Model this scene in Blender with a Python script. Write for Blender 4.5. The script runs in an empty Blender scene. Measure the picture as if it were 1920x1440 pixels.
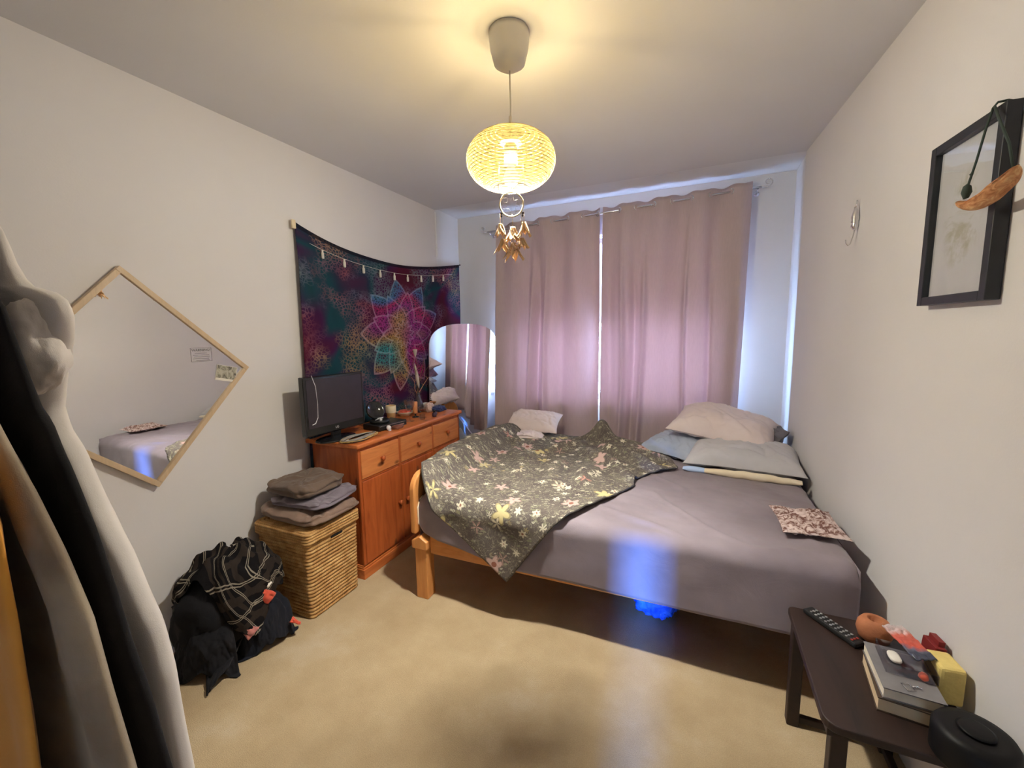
import bpy, bmesh, math, random
from mathutils import Vector, Matrix, noise
PI = math.pi
random.seed(7)
S = bpy.context.scene
C = S.collection

# ------------------------------------------------------------------ camera
cam = bpy.data.objects.new('camera', bpy.data.cameras.new('camera')); C.objects.link(cam)
cam.location = (0, 0, 1.49)
_y, _p, _r = math.radians(24.24), math.radians(7.05), math.radians(-0.9)
_f = Vector((-math.sin(_y)*math.cos(_p), math.cos(_y)*math.cos(_p), -math.sin(_p)))
_x = Vector((math.cos(_y), math.sin(_y), 0)); _u = _x.cross(_f)
_x2 = _x*math.cos(_r) + _u*math.sin(_r); _u2 = _u*math.cos(_r) - _x*math.sin(_r)
cam.rotation_mode = 'QUATERNION'
cam.rotation_quaternion = Matrix((_x2, _u2, -_f)).transposed().to_quaternion()
cam.data.sensor_width = 36; cam.data.lens = 786/1920*36; cam.data.clip_start = 0.02
S.camera = cam

# ------------------------------------------------------------------ world, exposure, lights
S.view_settings.view_transform = 'Standard'; S.view_settings.look = 'None'
S.view_settings.exposure = 0.0; S.view_settings.gamma = 1.0; S.view_settings.use_curve_mapping = False
w = bpy.data.worlds.new('sky'); S.world = w; w.use_nodes = True
bg = w.node_tree.nodes['Background']
bg.inputs[0].default_value = (0.42, 0.68, 1.0, 1); bg.inputs[1].default_value = 86.0
BULB = (-0.690, 1.555, 2.092)
lp = bpy.data.lights.new('bulb_light', 'POINT'); lp.energy = 800; lp.color = (1.0, 0.96, 0.86); lp.shadow_soft_size = 0.035
lo = bpy.data.objects.new('bulb_light', lp); lo.location = BULB; C.objects.link(lo)
# portal that guides the sky light through the window
la = bpy.data.lights.new('window_portal', 'AREA'); la.shape = 'RECTANGLE'; la.size = 1.74; la.size_y = 1.47; la.cycles.is_portal = True
ao = bpy.data.objects.new('window_portal', la); ao.location = (-0.75, 4.07, 1.585); ao.rotation_euler = (math.radians(-90), 0, 0); C.objects.link(ao)
# cool daylight from behind the photographer, its beam shaped by an added door slot
lb = bpy.data.lights.new('door_gap_daylight', 'AREA'); lb.shape = 'RECTANGLE'; lb.size = 0.05; lb.size_y = 0.05; lb.energy = 66; lb.color = (0.10, 0.30, 1.0); lb.spread = math.radians(50)
bo = bpy.data.objects.new('door_gap_daylight', lb); bo.location = (0.175, -2.62, 0.50); C.objects.link(bo)
_d = Vector((0.075, -1.44, 0.42)) - Vector(bo.location); bo.rotation_euler = _d.to_track_quat('-Z', 'Y').to_euler()

# ------------------------------------------------------------------ mesh helpers
class B:
    def __init__(s): s.v = []; s.f = []; s.uv = {}
    def add(s, vs, fs, uvs=None):
        n = len(s.v); s.v += [tuple(v) for v in vs]
        for i, f in enumerate(fs):
            if uvs: s.uv[len(s.f)] = uvs[i]
            s.f.append([a+n for a in f])
        return s
    def box(s, x0, x1, y0, y1, z0, z1, M=None):
        vs = [Vector(p) for p in ((x0,y0,z0),(x1,y0,z0),(x1,y1,z0),(x0,y1,z0),(x0,y0,z1),(x1,y0,z1),(x1,y1,z1),(x0,y1,z1))]
        if M: vs = [M @ v for v in vs]
        return s.add(vs, [(0,3,2,1),(4,5,6,7),(0,1,5,4),(1,2,6,5),(2,3,7,6),(3,0,4,7)])
    def tube(s, pts, r, n=10, closed=False, caps=True):
        pts = [Vector(p) for p in pts]; m = len(pts)
        rs = r if isinstance(r, (list, tuple)) else [r]*m
        vs = []; pn = None
        for i, p in enumerate(pts):
            if closed: t = pts[(i+1) % m]-pts[i-1]
            else: t = pts[min(i+1, m-1)]-pts[max(i-1, 0)]
            t.normalize()
            if pn is None: a = t.orthogonal().normalized()
            else: a = (pn - t*pn.dot(t)).normalized()
            pn = a; b = t.cross(a)
            for k in range(n):
                th = 2*PI*k/n; vs.append(p + (a*math.cos(th)+b*math.sin(th))*rs[i])
        fs = []
        for i in range(m if closed else m-1):
            j = (i+1) % m
            for k in range(n): fs.append((i*n+k, i*n+(k+1) % n, j*n+(k+1) % n, j*n+k))
        if not closed and caps: fs += [tuple(range(n))[::-1], tuple((m-1)*n+k for k in range(n))]
        return s.add(vs, fs)
    def lathe(s, prof, n=32, c=(0,0,0), M=None, cap=True):
        vs = []
        for r, z in prof:
            for k in range(n):
                th = 2*PI*k/n; v = Vector((r*math.cos(th), r*math.sin(th), z))
                if M: v = M @ v
                vs.append(v+Vector(c))
        fs = []
        for i in range(len(prof)-1):
            for k in range(n): fs.append((i*n+k, i*n+(k+1) % n, (i+1)*n+(k+1) % n, (i+1)*n+k))
        if cap:
            fs.append(tuple(range(n))[::-1]); m = len(prof)-1; fs.append(tuple(m*n+k for k in range(n)))
        return s.add(vs, fs)
    def grid(s, fn, nu, nv, uv=None, wrap=False):
        vs = [fn(i/(nu-1) if not wrap else i/nu, j/(nv-1)) for j in range(nv) for i in range(nu)]
        fs = []; uvs = []
        U = uv or (lambda a, b: (a, b))
        d = nu if wrap else nu-1
        for j in range(nv-1):
            for i in range(d):
                i2 = (i+1) % nu
                fs.append((j*nu+i, j*nu+i2, (j+1)*nu+i2, (j+1)*nu+i))
                u0, u1, v0, v1 = i/d, (i+1)/d, j/(nv-1), (j+1)/(nv-1)
                uvs.append((U(u0, v0), U(u1, v0), U(u1, v1), U(u0, v1)))
        return s.add(vs, fs, uvs)
    def prism(s, pts, d0, d1, axis='z', M=None):
        n = len(pts)
        def P(p, d):
            v = {'z': (p[0], p[1], d), 'y': (p[0], d, p[1]), 'x': (d, p[0], p[1])}[axis]
            return M @ Vector(v) if M else Vector(v)
        vs = [P(p, d0) for p in pts]+[P(p, d1) for p in pts]
        fs = [tuple(range(n))[::-1], tuple(range(n, 2*n))]+[(i, (i+1) % n, n+(i+1) % n, n+i) for i in range(n)]
        return s.add(vs, fs)
    def build(s, name, mat, parent=None, smooth=False, bevel=0, solid=0, sub=0, seg=2, off=0):
        me = bpy.data.meshes.new(name); me.from_pydata(s.v, [], s.f); me.update()
        if s.uv:
            l = me.uv_layers.new(name='UVMap')
            for p in me.polygons:
                if p.index in s.uv:
                    for k, li in enumerate(p.loop_indices): l.data[li].uv = s.uv[p.index][k]
        bm = bmesh.new(); bm.from_mesh(me); bmesh.ops.recalc_face_normals(bm, faces=bm.faces); bm.to_mesh(me); bm.free()
        if smooth: me.polygons.foreach_set('use_smooth', [True]*len(me.polygons))
        if mat: me.materials.append(mat)
        o = bpy.data.objects.new(name, me); C.objects.link(o)
        if parent: o.parent = parent
        if sub: m = o.modifiers.new('sub', 'SUBSURF'); m.levels = m.render_levels = sub
        if solid: m = o.modifiers.new('solid', 'SOLIDIFY'); m.thickness = solid; m.offset = off
        if bevel:
            m = o.modifiers.new('bev', 'BEVEL'); m.width = bevel; m.segments = seg; m.limit_method = 'ANGLE'
        return o
def tag(o, label=None, cat=None, group=None, kind=None):
    if label: o['label'] = label
    if cat: o['category'] = cat
    if group: o['group'] = group
    if kind: o['kind'] = kind
    return o
def thing(name, label, cat, loc=(0,0,0), rz=0, group=None):
    o = bpy.data.objects.new(name, None); C.objects.link(o); o.location = loc; o.rotation_euler = (0, 0, rz)
    o.empty_display_size = .05
    return tag(o, label, cat, group)
def struct(name, b, mat, parent=None, **k):
    o = b.build(name, mat, parent, **k)
    if not parent: o['kind'] = 'structure'
    return o
def nz(x, y, z, s=1.0): return noise.noise(Vector((x*s, y*s, z*s)))
def smooth(a, b, x):
    t = min(1, max(0, (x-a)/(b-a))); return t*t*(3-2*t)
def interp(tab, x):
    if x <= tab[0][0]: return tab[0][1]
    for (a, va), (b, vb) in zip(tab, tab[1:]):
        if x <= b: return va+(vb-va)*(x-a)/(b-a)
    return tab[-1][1]
def text(name, s, size, mat, parent, M, thick=0.0004, align='CENTER'):
    cu = bpy.data.curves.new(name, 'FONT'); cu.body = s; cu.size = size; cu.extrude = thick; cu.align_x = align; cu.align_y = 'CENTER'
    t = bpy.data.objects.new(name, cu); C.objects.link(t)
    dg = bpy.context.evaluated_depsgraph_get(); dg.update()
    me = bpy.data.meshes.new_from_object(t.evaluated_get(dg)); bpy.data.objects.remove(t)
    me.materials.clear(); me.materials.append(mat)
    me.transform(M)
    o = bpy.data.objects.new(name, me); C.objects.link(o); o.parent = parent
    return o

# ------------------------------------------------------------------ materials
class N:
    def __init__(s, name, rough=.6, spec=.3, metal=0):
        s.m = bpy.data.materials.new(name); s.m.use_nodes = True; s.t = s.m.node_tree
        s.p = s.t.nodes['Principled BSDF']; s.out = s.t.nodes['Material Output']
        s.p.inputs['Roughness'].default_value = rough; s.p.inputs['Specular IOR Level'].default_value = spec; s.p.inputs['Metallic'].default_value = metal
    def n(s, typ, ins=None, **kw):
        nd = s.t.nodes.new('ShaderNode'+typ)
        for k, v in kw.items(): setattr(nd, k, v)
        for k, v in (ins or {}).items():
            if hasattr(v, 'links') or isinstance(v, bpy.types.NodeSocket): s.t.links.new(v, nd.inputs[k])
            else: nd.inputs[k].default_value = v
        return nd
    def link(s, a, b): s.t.links.new(a, b)
    def co(s, kind='Object', scale=(1,1,1), rot=(0,0,0)):
        tc = s.n('TexCoord'); mp = s.n('Mapping', {'Vector': tc.outputs[kind], 'Scale': scale, 'Rotation': rot}); return mp.outputs[0]
    def noise(s, co, scale, detail=3, rough=.5, dist=0): return s.n('TexNoise', {'Vector': co, 'Scale': scale, 'Detail': detail, 'Roughness': rough, 'Distortion': dist}).outputs[0]
    def ramp(s, fac, stops, mode='LINEAR'):
        r = s.n('ValToRGB', {'Fac': fac}); r.color_ramp.interpolation = mode
        e = r.color_ramp.elements
        e[0].position, e[0].color = stops[0][0], c4(stops[0][1]); e[1].position, e[1].color = stops[-1][0], c4(stops[-1][1])
        for p, c in stops[1:-1]: x = e.new(p); x.color = c4(c)
        return r.outputs[0]
    def mix(s, fac, a, b, mode='MIX'):
        m = s.n('Mix', data_type='RGBA', blend_type=mode)
        for k, v in ((0, fac), (6, a), (7, b)):
            if isinstance(v, bpy.types.NodeSocket): s.t.links.new(v, m.inputs[k])
            else: m.inputs[k].default_value = c4(v) if k else v
        return m.outputs[2]
    def math(s, op, a, b=0.0, c=None):
        m = s.n('Math', operation=op)
        for k, v in ((0, a), (1, b), (2, c)):
            if v is None: continue
            if isinstance(v, bpy.types.NodeSocket): s.t.links.new(v, m.inputs[k])
            else: m.inputs[k].default_value = v
        return m.outputs[0]
    def base(s, c):
        if isinstance(c, bpy.types.NodeSocket): s.link(c, s.p.inputs['Base Color'])
        else: s.p.inputs['Base Color'].default_value = c4(c)
        return s
    def bump(s, h, strength=.3, dist=.01):
        b = s.n('Bump', {'Height': h, 'Strength': strength, 'Distance': dist}); s.link(b.outputs[0], s.p.inputs['Normal']); return s
def c4(c): return tuple(c) if len(c) == 4 else (c[0], c[1], c[2], 1)

def plain(name, col, rough=.6, spec=.3, metal=0, var=.12, scale=20, bump=0):
    k = N(name, rough, spec, metal); co = k.co()
    a = k.noise(co, scale, 4); k.base(k.ramp(a, [(.3, [c*(1-var) for c in col]), (.7, [min(1, c*(1+var)) for c in col])]))
    if bump: k.bump(k.noise(co, scale*6, 3), bump, .004)
    return k.m
def plaster(name, col):
    k = N(name, .85, .15); co = k.co()
    k.base(k.ramp(k.noise(co, 1.6, 4), [(.3, [c*.97 for c in col]), (.7, [min(1, c*1.02) for c in col])]))
    k.bump(k.noise(co, 160, 3), .12, .002); return k.m
def wood(name, light, dark, axis='x', plank=.085, knots=True, rough=.42):
    k = N(name, rough, .4)
    st = {'x': (1, 9, 9), 'y': (9, 1, 9), 'z': (9, 9, 1)}[axis]
    co = k.co(scale=st); raw = k.co()
    grain = k.noise(co, 2.2, 6, .6, 1.2); fine = k.noise(k.co(scale=tuple(a*5 for a in st)), 3, 3)
    col = k.ramp(grain, [(.25, dark), (.45, [(a*2+b)/3 for a, b in zip(light, dark)]), (.6, light), (.8, [(a*3+b)/4 for a, b in zip(light, dark)])])
    if plank:
        sx = k.n('SeparateXYZ', {'Vector': raw}); tot = k.math('ADD', sx.outputs[0 if axis != 'x' else 1], sx.outputs[1 if axis == 'z' else 2])
        pid = k.math('FLOOR', k.math('DIVIDE', tot, plank)); wn = k.n('TexWhiteNoise', {'W': pid}, noise_dimensions='1D').outputs[0]
        col = k.mix(1.0, col, k.ramp(wn, [(0, (.80, .76, .72)), (1, (1.0, 1.0, 1.0))]), 'MULTIPLY')
    col = k.mix(.25, col, k.ramp(fine, [(.3, [c*.6 for c in light]), (.7, light)]), 'MULTIPLY')
    if knots:
        ks = {'x': (4, 9, 9), 'y': (9, 4, 9), 'z': (9, 9, 4)}[axis]
        vo = k.n('TexVoronoi', {'Vector': k.co(scale=ks), 'Scale': 1.0, 'Randomness': 1.0})
        kf = k.ramp(vo.outputs['Distance'], [(.0, (1, 1, 1)), (.09, (.8, .8, .8)), (.16, (0, 0, 0))])
        col = k.mix(kf, col, (.13, .035, .012))
    k.base(col); k.bump(fine, .08, .002); return k.m
def fabric(name, col, col2=None, rough=.9, weave=500, wr=0, var=.1, sheen=.2):
    k = N(name, rough, .15); co = k.co()
    k.base(k.ramp(k.noise(co, 5, 5), [(.35, col), (.68, col2 or [min(1, c*(1+var)) for c in col])]))
    n1 = k.noise(co, weave, 2); h = n1
    if wr: h = k.math('ADD', k.math('MULTIPLY', n1, .15), k.noise(co, wr, 5, .6, 1.5))
    k.bump(h, .35, .006 if wr else .002)
    k.p.inputs['Sheen Weight'].default_value = sheen
    return k.m
def glass(name, tint=(.95, .97, 1), refl=.10):
    k = N(name); k.t.nodes.remove(k.p)
    tr = k.n('BsdfTransparent', {'Color': c4(tint)}); gl = k.n('BsdfGlossy', {'Roughness': .02})
    fr = k.n('LayerWeight', {'Blend': .25}); f = k.math('ADD', k.math('MULTIPLY', fr.outputs['Fresnel'], .3), refl*.3)
    mx = k.n('MixShader', {0: f, 1: tr.outputs[0], 2: gl.outputs[0]}); k.link(mx.outputs[0], k.out.inputs[0]); return k.m

M = {}
M['wall'] = plaster('wall_paint', (.75, .73, .745))
M['ceil'] = plaster('ceiling_paint', (.68, .675, .70))
M['alcove'] = plaster('alcove_paint', (.78, .78, .80))
M['white'] = plain('white_gloss_paint', (.80, .80, .80), .35, .5, var=.03)
k = N('beige_carpet', .95, .05); co = k.co()
a = k.ramp(k.noise(co, 2.6, 5, .6), [(.3, (.41, .30, .175)), (.55, (.49, .375, .23)), (.75, (.55, .45, .32))])
k.base(k.mix(.35, a, k.ramp(k.noise(co, 260, 3), [(.3, (.45, .45, .45)), (.7, (1, 1, 1))]), 'MULTIPLY')); k.bump(k.noise(co, 380, 3), .6, .006); M['carpet'] = k.m
M['pine_y'] = wood('honey_pine_lengthwise', (.66, .22, .06), (.40, .09, .02), 'y', 0)
M['pine_z'] = wood('honey_pine_upright', (.60, .165, .045), (.33, .065, .015), 'z', .085)
M['pine_pale'] = wood('pale_honey_pine', (.74, .30, .10), (.55, .17, .045), 'y', 0)
M['bedpine_x'] = wood('bed_pine_rail', (.72, .33, .10), (.55, .20, .05), 'x', 0, False)
M['bedpine_z'] = wood('bed_pine_post', (.72, .35, .115), (.55, .21, .055), 'z', 0, False)
M['oakframe'] = wood('light_birch', (.70, .55, .38), (.60, .44, .28), 'z', 0, False)
M['darkwood'] = wood('dark_stained_wood', (.036, .018, .014), (.013, .008, .007), 'y', .0, False, .5)
M['black'] = plain('matt_black', (.010, .010, .011), .45, .4)
M['gloss'] = plain('gloss_black', (.012, .012, .014), .12, .6)
M['screen'] = plain('dark_screen', (.035, .028, .036), .22, .5, var=.05)
M['chrome'] = plain('brushed_steel', (.75, .75, .77), .25, .5, 1, .03)
M['greyframe'] = plain('black_stained_frame', (.022, .024, .030), .4, .4)
M['sheet'] = fabric('mauve_sheet', (.22, .18, .205), (.265, .22, .25), wr=7)
M['mattress'] = fabric('cream_mattress', (.62, .55, .46))
M['pillow_grey'] = fabric('grey_pillowcase', (.50, .49, .53), (.58, .57, .61), wr=14)
M['pillow_blue'] = fabric('blue_grey_pillowcase', (.36, .42, .55), (.45, .50, .62), wr=14)
M['pillow_white'] = fabric('blush_white_pillowcase', (.72, .61, .60), (.80, .70, .70), wr=9)
M['cream'] = fabric('cream_cotton', (.78, .66, .48), (.84, .74, .58), wr=20)
M['ltblue'] = fabric('light_blue_lining', (.45, .58, .85), wr=20)
M['darkgrey'] = fabric('charcoal_fabric', (.16, .15, .18), wr=20)
M['lilac'] = fabric('lilac_fabric', (.55, .42, .60), wr=14)
M['brown1'] = fabric('brown_jersey', (.105, .072, .056), (.15, .105, .08), wr=22)
M['brown2'] = fabric('grey_lilac_knit', (.15, .125, .15), (.20, .17, .20), wr=22)
M['brown3'] = fabric('taupe_jersey', (.19, .125, .095), (.25, .17, .13), wr=22)
M['blackcloth'] = fabric('black_cloth', (.010, .010, .012), (.018, .017, .020), wr=18, sheen=.02)
M['navy'] = fabric('navy_cloth', (.018, .028, .10), (.04, .055, .17), wr=60)
M['pinkcloth'] = fabric('dusty_pink_cloth', (.42, .16, .14), wr=40)
M['redcloth'] = fabric('red_cloth', (.60, .09, .05), wr=40)
M['whitecloth'] = fabric('white_cloth', (.75, .72, .66), wr=40)
M['robe'] = fabric('light_grey_robe', (.60, .56, .55), (.68, .64, .62), wr=6)
M['taupe'] = fabric('taupe_dress', (.24, .185, .135), (.46, .39, .30), wr=4)  # second, paler tone imitates the light along the folds
M['tan'] = fabric('ochre_fabric', (.80, .36, .06), (.86, .42, .09), wr=4)
M['glass'] = glass('clear_glass'); M['pane'] = glass('window_glass', (.97, .98, 1), .05)
k = N('mirror_silver', .012, .5, 1); k.base((.90, .90, .91)); M['mirror'] = k.m
k = N('blue_plastic_bag', .25, .6); co = k.co(); k.base(k.ramp(k.noise(co, 14, 4), [(.3, (.01, .07, .62)), (.7, (.05, .22, .9))])); k.bump(k.noise(co, 26, 5, .6, 2), .9, .02); M['bluebag'] = k.m
# curtain: translucent mauve weave
k = N('mauve_curtain', .9, .1); co = k.co()
c = k.mix(.2, (.80, .66, .68), k.ramp(k.noise(k.co(scale=(160, 160, 12)), 1.5, 3), [(.3, (.55, .55, .55)), (.7, (1, 1, 1))]), 'MULTIPLY')
k.base(c); tl = k.n('BsdfTranslucent', {'Color': (.38, .255, .26, 1)}); mx = k.n('MixShader', {0: .28, 1: k.p.outputs[0], 2: tl.outputs[0]}); k.link(mx.outputs[0], k.out.inputs[0])
k.bump(k.noise(k.co(scale=(300, 300, 40)), 1.5, 3), .3, .002); M['curtain'] = k.m
k = N('curtain_hem', .9, .1); k.base((.20, .10, .13)); M['hem'] = k.m
# window blind
k = N('pale_blind', .8, .1); k.base((.7, .66, .66)); tl = k.n('BsdfTranslucent', {'Color': (.72, .58, .62, 1)}); mx = k.n('MixShader', {0: .45, 1: k.p.outputs[0], 2: tl.outputs[0]}); k.link(mx.outputs[0], k.out.inputs[0]); M['blind'] = k.m
# lantern paper, its upper part dimmed and tinted to tone the ceiling glow
k = N('lantern_paper', .9, .1); k.base((.024, .0175, .0055)); tl = k.n('BsdfTranslucent', {'Color': (.019, .0135, .0036, 1)}); hgt = k.n('MapRange', {'Value': k.n('SeparateXYZ', {'Vector': k.n('TexCoord').outputs['Object']}).outputs[2], 'From Min': -.470, 'From Max': -.375, 'To Min': 0.0, 'To Max': 1.0}).outputs[0]
tr = k.n('BsdfTransparent', {'Color': k.mix(hgt, (1, .955, .83), (1, .78, .40))})
m1 = k.n('MixShader', {0: .62, 1: k.p.outputs[0], 2: tl.outputs[0]}); m2 = k.n('MixShader', {0: k.math('SUBTRACT', .27, k.math('MULTIPLY', hgt, .13)), 1: m1.outputs[0], 2: tr.outputs[0]}); k.link(m2.outputs[0], k.out.inputs[0]); M['paper'] = k.m
k = N('bulb_glow'); e = k.n('Emission', {'Color': (1, .83, .55, 1), 'Strength': 4.5}); k.link(e.outputs[0], k.out.inputs[0]); M['bulb'] = k.m
k = N('silk_petal', .8, .2); k.base((.86, .66, .40)); tl = k.n('BsdfTranslucent', {'Color': (.9, .60, .30, 1)}); mx = k.n('MixShader', {0: .4, 1: k.p.outputs[0], 2: tl.outputs[0]}); k.link(mx.outputs[0], k.out.inputs[0]); M['petal'] = k.m
M['canopy'] = plain('cream_plastic', (.80, .76, .68), .4, .4, var=.02)
M['string'] = plain('pale_string', (.78, .66, .46), .8, var=.05)
M['bead'] = plain('dark_bead', (.03, .02, .02), .3, .5)
# wicker
k = N('woven_seagrass', .75, .2); co = k.co(); wv = k.n('TexWave', {'Vector': k.co(rot=(0, .6, .7)), 'Scale': 34.0, 'Distortion': 2.5, 'Detail': 2.0}).outputs[1]
c = k.ramp(k.noise(co, 22, 4), [(.3, (.33, .165, .055)), (.5, (.48, .27, .10)), (.72, (.60, .38, .16))]); c = k.mix(.25, c, k.ramp(wv, [(.1, (.45, .40, .35)), (.6, (1, 1, 1))]), 'MULTIPLY')
k.base(c); k.bump(wv, .25, .003); M['wicker'] = k.m
# plaid
k = N('plaid_flannel', .95, .05); uv = k.co('UV'); sx = k.n('SeparateXYZ', {'Vector': uv})
def stripes(k, s, off, wd): return k.math('LESS_THAN', k.math('ABSOLUTE', k.math('SUBTRACT', k.math('FRACT', k.math('ADD', s, off)), .5)), wd)
u, v = sx.outputs[0], sx.outputs[1]
ln = k.math('MAXIMUM', k.math('MAXIMUM', stripes(k, u, 0, .018), stripes(k, u, .09, .018)), k.math('MAXIMUM', stripes(k, v, 0, .018), stripes(k, v, .09, .018)))
wide = k.math('MAXIMUM', stripes(k, u, .5, .13), stripes(k, v, .5, .13))
c = k.mix(k.math('MULTIPLY', wide, .8), (.010, .009, .010), (.034, .026, .022)); c = k.mix(k.math('MULTIPLY', ln, .6), c, (.42, .37, .29)); k.base(c); k.bump(k.noise(k.co(), 24, 5, .6, 1.5), .5, .01); M['plaid'] = k.m

# floral coverlet: charcoal olive ground, cream scrolls and leaves, yellow and pink flowers
k = N('floral_coverlet', .9, .12); uv = k.co('UV')
wp = k.n('TexNoise', {'Vector': uv, 'Scale': 7.0, 'Detail': 2.0}).outputs[1]
wuv = k.n('VectorMath', {0: uv, 1: k.n('VectorMath', {0: k.n('VectorMath', {0: wp, 1: (.5, .5, .5)}, operation='SUBTRACT').outputs[0], 'Scale': .06}, operation='SCALE').outputs[0]}, operation='ADD').outputs[0]
base = k.ramp(k.noise(uv, 9, 3), [(.35, (.105, .088, .082)), (.65, (.145, .125, .105))])
def scroll(sc, wd, w4): return k.math('LESS_THAN', k.math('ABSOLUTE', k.math('SUBTRACT', k.n('TexNoise', {'Vector': uv, 'Scale': sc, 'Detail': 1.0, 'Distortion': 1.6, 'W': w4}, noise_dimensions='4D').outputs[0], .5)), wd)
base = k.mix(k.math('MULTIPLY', k.math('MAXIMUM', scroll(17, .011, 1.0), scroll(24, .012, 5.0)), .7), base, (.30, .27, .20))
def leaves(sc, rot, thr, rad, c0, c1, base):
    lv = k.n('TexVoronoi', {'Vector': k.n('Mapping', {'Vector': wuv, 'Scale': (1, 2.1, 1), 'Rotation': (0, 0, rot)}).outputs[0], 'Scale': sc})
    lfr = k.n('SeparateColor', {'Color': lv.outputs['Color']}).outputs[0]
    lf = k.math('MULTIPLY', k.math('LESS_THAN', lv.outputs['Distance'], rad), k.math('GREATER_THAN', lv.outputs['Distance'], rad*.30))
    return k.mix(k.math('MULTIPLY', lf, k.math('GREATER_THAN', lfr, thr)), base, k.ramp(lfr, [(thr, c0), (1, c1)]))
base = leaves(24, .7, .50, .30, (.19, .19, .12), (.36, .34, .25), base)
base = leaves(30, -.8, .45, .26, (.24, .22, .175), (.42, .39, .31), base)
def flowers(k, scale, thr, npet, base, rad, cols, seedrot):
    mp = k.n('Mapping', {'Vector': uv, 'Rotation': (0, 0, seedrot), 'Location': (seedrot, seedrot*2, 0)}).outputs[0]
    vo = k.n('TexVoronoi', {'Vector': mp, 'Scale': scale, 'Randomness': .75})
    dv = k.n('VectorMath', {0: k.n('VectorMath', {0: mp, 'Scale': scale}, operation='SCALE').outputs[0], 1: k.n('VectorMath', {0: vo.outputs['Position'], 'Scale': scale}, operation='SCALE').outputs[0]}, operation='SUBTRACT').outputs[0]
    sp = k.n('SeparateXYZ', {'Vector': dv}); an = k.math('ARCTAN2', sp.outputs[1], sp.outputs[0])
    rc = k.n('SeparateColor', {'Color': vo.outputs['Color']})
    lim = k.math('MULTIPLY', k.math('ADD', .80, k.math('MULTIPLY', k.math('COSINE', k.math('ADD', k.math('MULTIPLY', an, npet), k.math('MULTIPLY', rc.outputs[1], 6))), .22)), rad)
    on = k.math('MULTIPLY', k.math('LESS_THAN', vo.outputs['Distance'], lim), k.math('GREATER_THAN', rc.outputs[0], thr))
    rim = k.math('GREATER_THAN', vo.outputs['Distance'], k.math('MULTIPLY', lim, .86))
    ctr = k.math('LESS_THAN', vo.outputs['Distance'], rad*.28)
    col = k.ramp(rc.outputs[2], cols, 'CONSTANT')
    col = k.mix(k.math('MULTIPLY', ctr, .85), col, (.22, .07, .04)); col = k.mix(k.math('MULTIPLY', rim, .5), col, (.08, .06, .05))
    return k.mix(on, base, col)
base = flowers(k, 14, .25, 6, base, .34, [(0, (.62, .57, .44)), (.45, (.50, .25, .20)), (.7, (.66, .60, .46)), (.9, (.60, .48, .22))], .3)
base = flowers(k, 7.5, .42, 5, base, .38, [(0, (.52, .36, .32)), (.3, (.56, .49, .35)), (.6, (.52, .29, .25)), (.8, (.60, .55, .44))], 1.7)
base = flowers(k, 6.0, .35, 5, base, .36, [(0, (.56, .47, .24)), (.35, (.56, .36, .31)), (.55, (.58, .48, .20)), (.8, (.60, .52, .40)), (.95, (.6, .3, .24))], .9)
k.base(base); k.bump(k.noise(k.co(), 20, 5, .6, 1), .35, .008); M['floral'] = k.m
M['floralback'] = fabric('dark_coverlet_edge', (.05, .045, .04))

# tapestry
k = N('mandala_tapestry', .9, .1); uv = k.co('UV'); sp = k.n('SeparateXYZ', {'Vector': uv})
cl = k.n('TexNoise', {'Vector': uv, 'Scale': 2.1, 'Detail': 2.0, 'Distortion': .6}).outputs[0]
bgc = k.ramp(cl, [(.24, (.010, .008, .012)), (.36, (.075, .012, .045)), (.43, (.022, .030, .060)), (.48, (.012, .055, .075)), (.53, (.050, .014, .060)), (.60, (.085, .010, .030)), (.70, (.030, .022, .016))])
hue = k.ramp(k.n('TexNoise', {'Vector': uv, 'Scale': 2.6, 'Detail': 1.0, 'W': 3.0}, noise_dimensions='4D').outputs[0], [(.30, (.02, .30, .38)), (.42, (.08, .16, .45)), (.47, (.48, .03, .14)), (.55, (.34, .05, .28)), (.62, (.50, .30, .10)), (.72, (.04, .30, .32))])
e = k.n('TexVoronoi', {'Vector': uv, 'Scale': 62.0}, feature='DISTANCE_TO_EDGE').outputs['Distance']
flk = k.ramp(e, [(.0, (1, 1, 1)), (.10, (.35, .35, .35)), (.22, (0, 0, 0))])
fl2 = k.ramp(k.noise(uv, 5, 3), [(.45, (0, 0, 0)), (.62, (1, 1, 1))])
bgc = k.mix(k.math('MULTIPLY', k.math('MULTIPLY', k.n('RGBToBW', {0: flk}).outputs[0], k.n('RGBToBW', {0: fl2}).outputs[0]), .60), bgc, k.mix(.4, hue, (.5, .35, .2)))
CX, CY = .62, .69
dx = k.math('SUBTRACT', sp.outputs[0], CX); dy = k.math('MULTIPLY', k.math('SUBTRACT', sp.outputs[1], CY), .82)
r = k.math('SQRT', k.math('ADD', k.math('MULTIPLY', dx, dx), k.math('MULTIPLY', dy, dy))); an = k.math('ARCTAN2', dy, dx)
def star(k, npet, r0, amp, ph):
    t = k.math('PINGPONG', k.math('ADD', k.math('MULTIPLY', an, npet/PI), ph), 1.0); return k.math('ADD', r0, k.math('MULTIPLY', t, amp))
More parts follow.
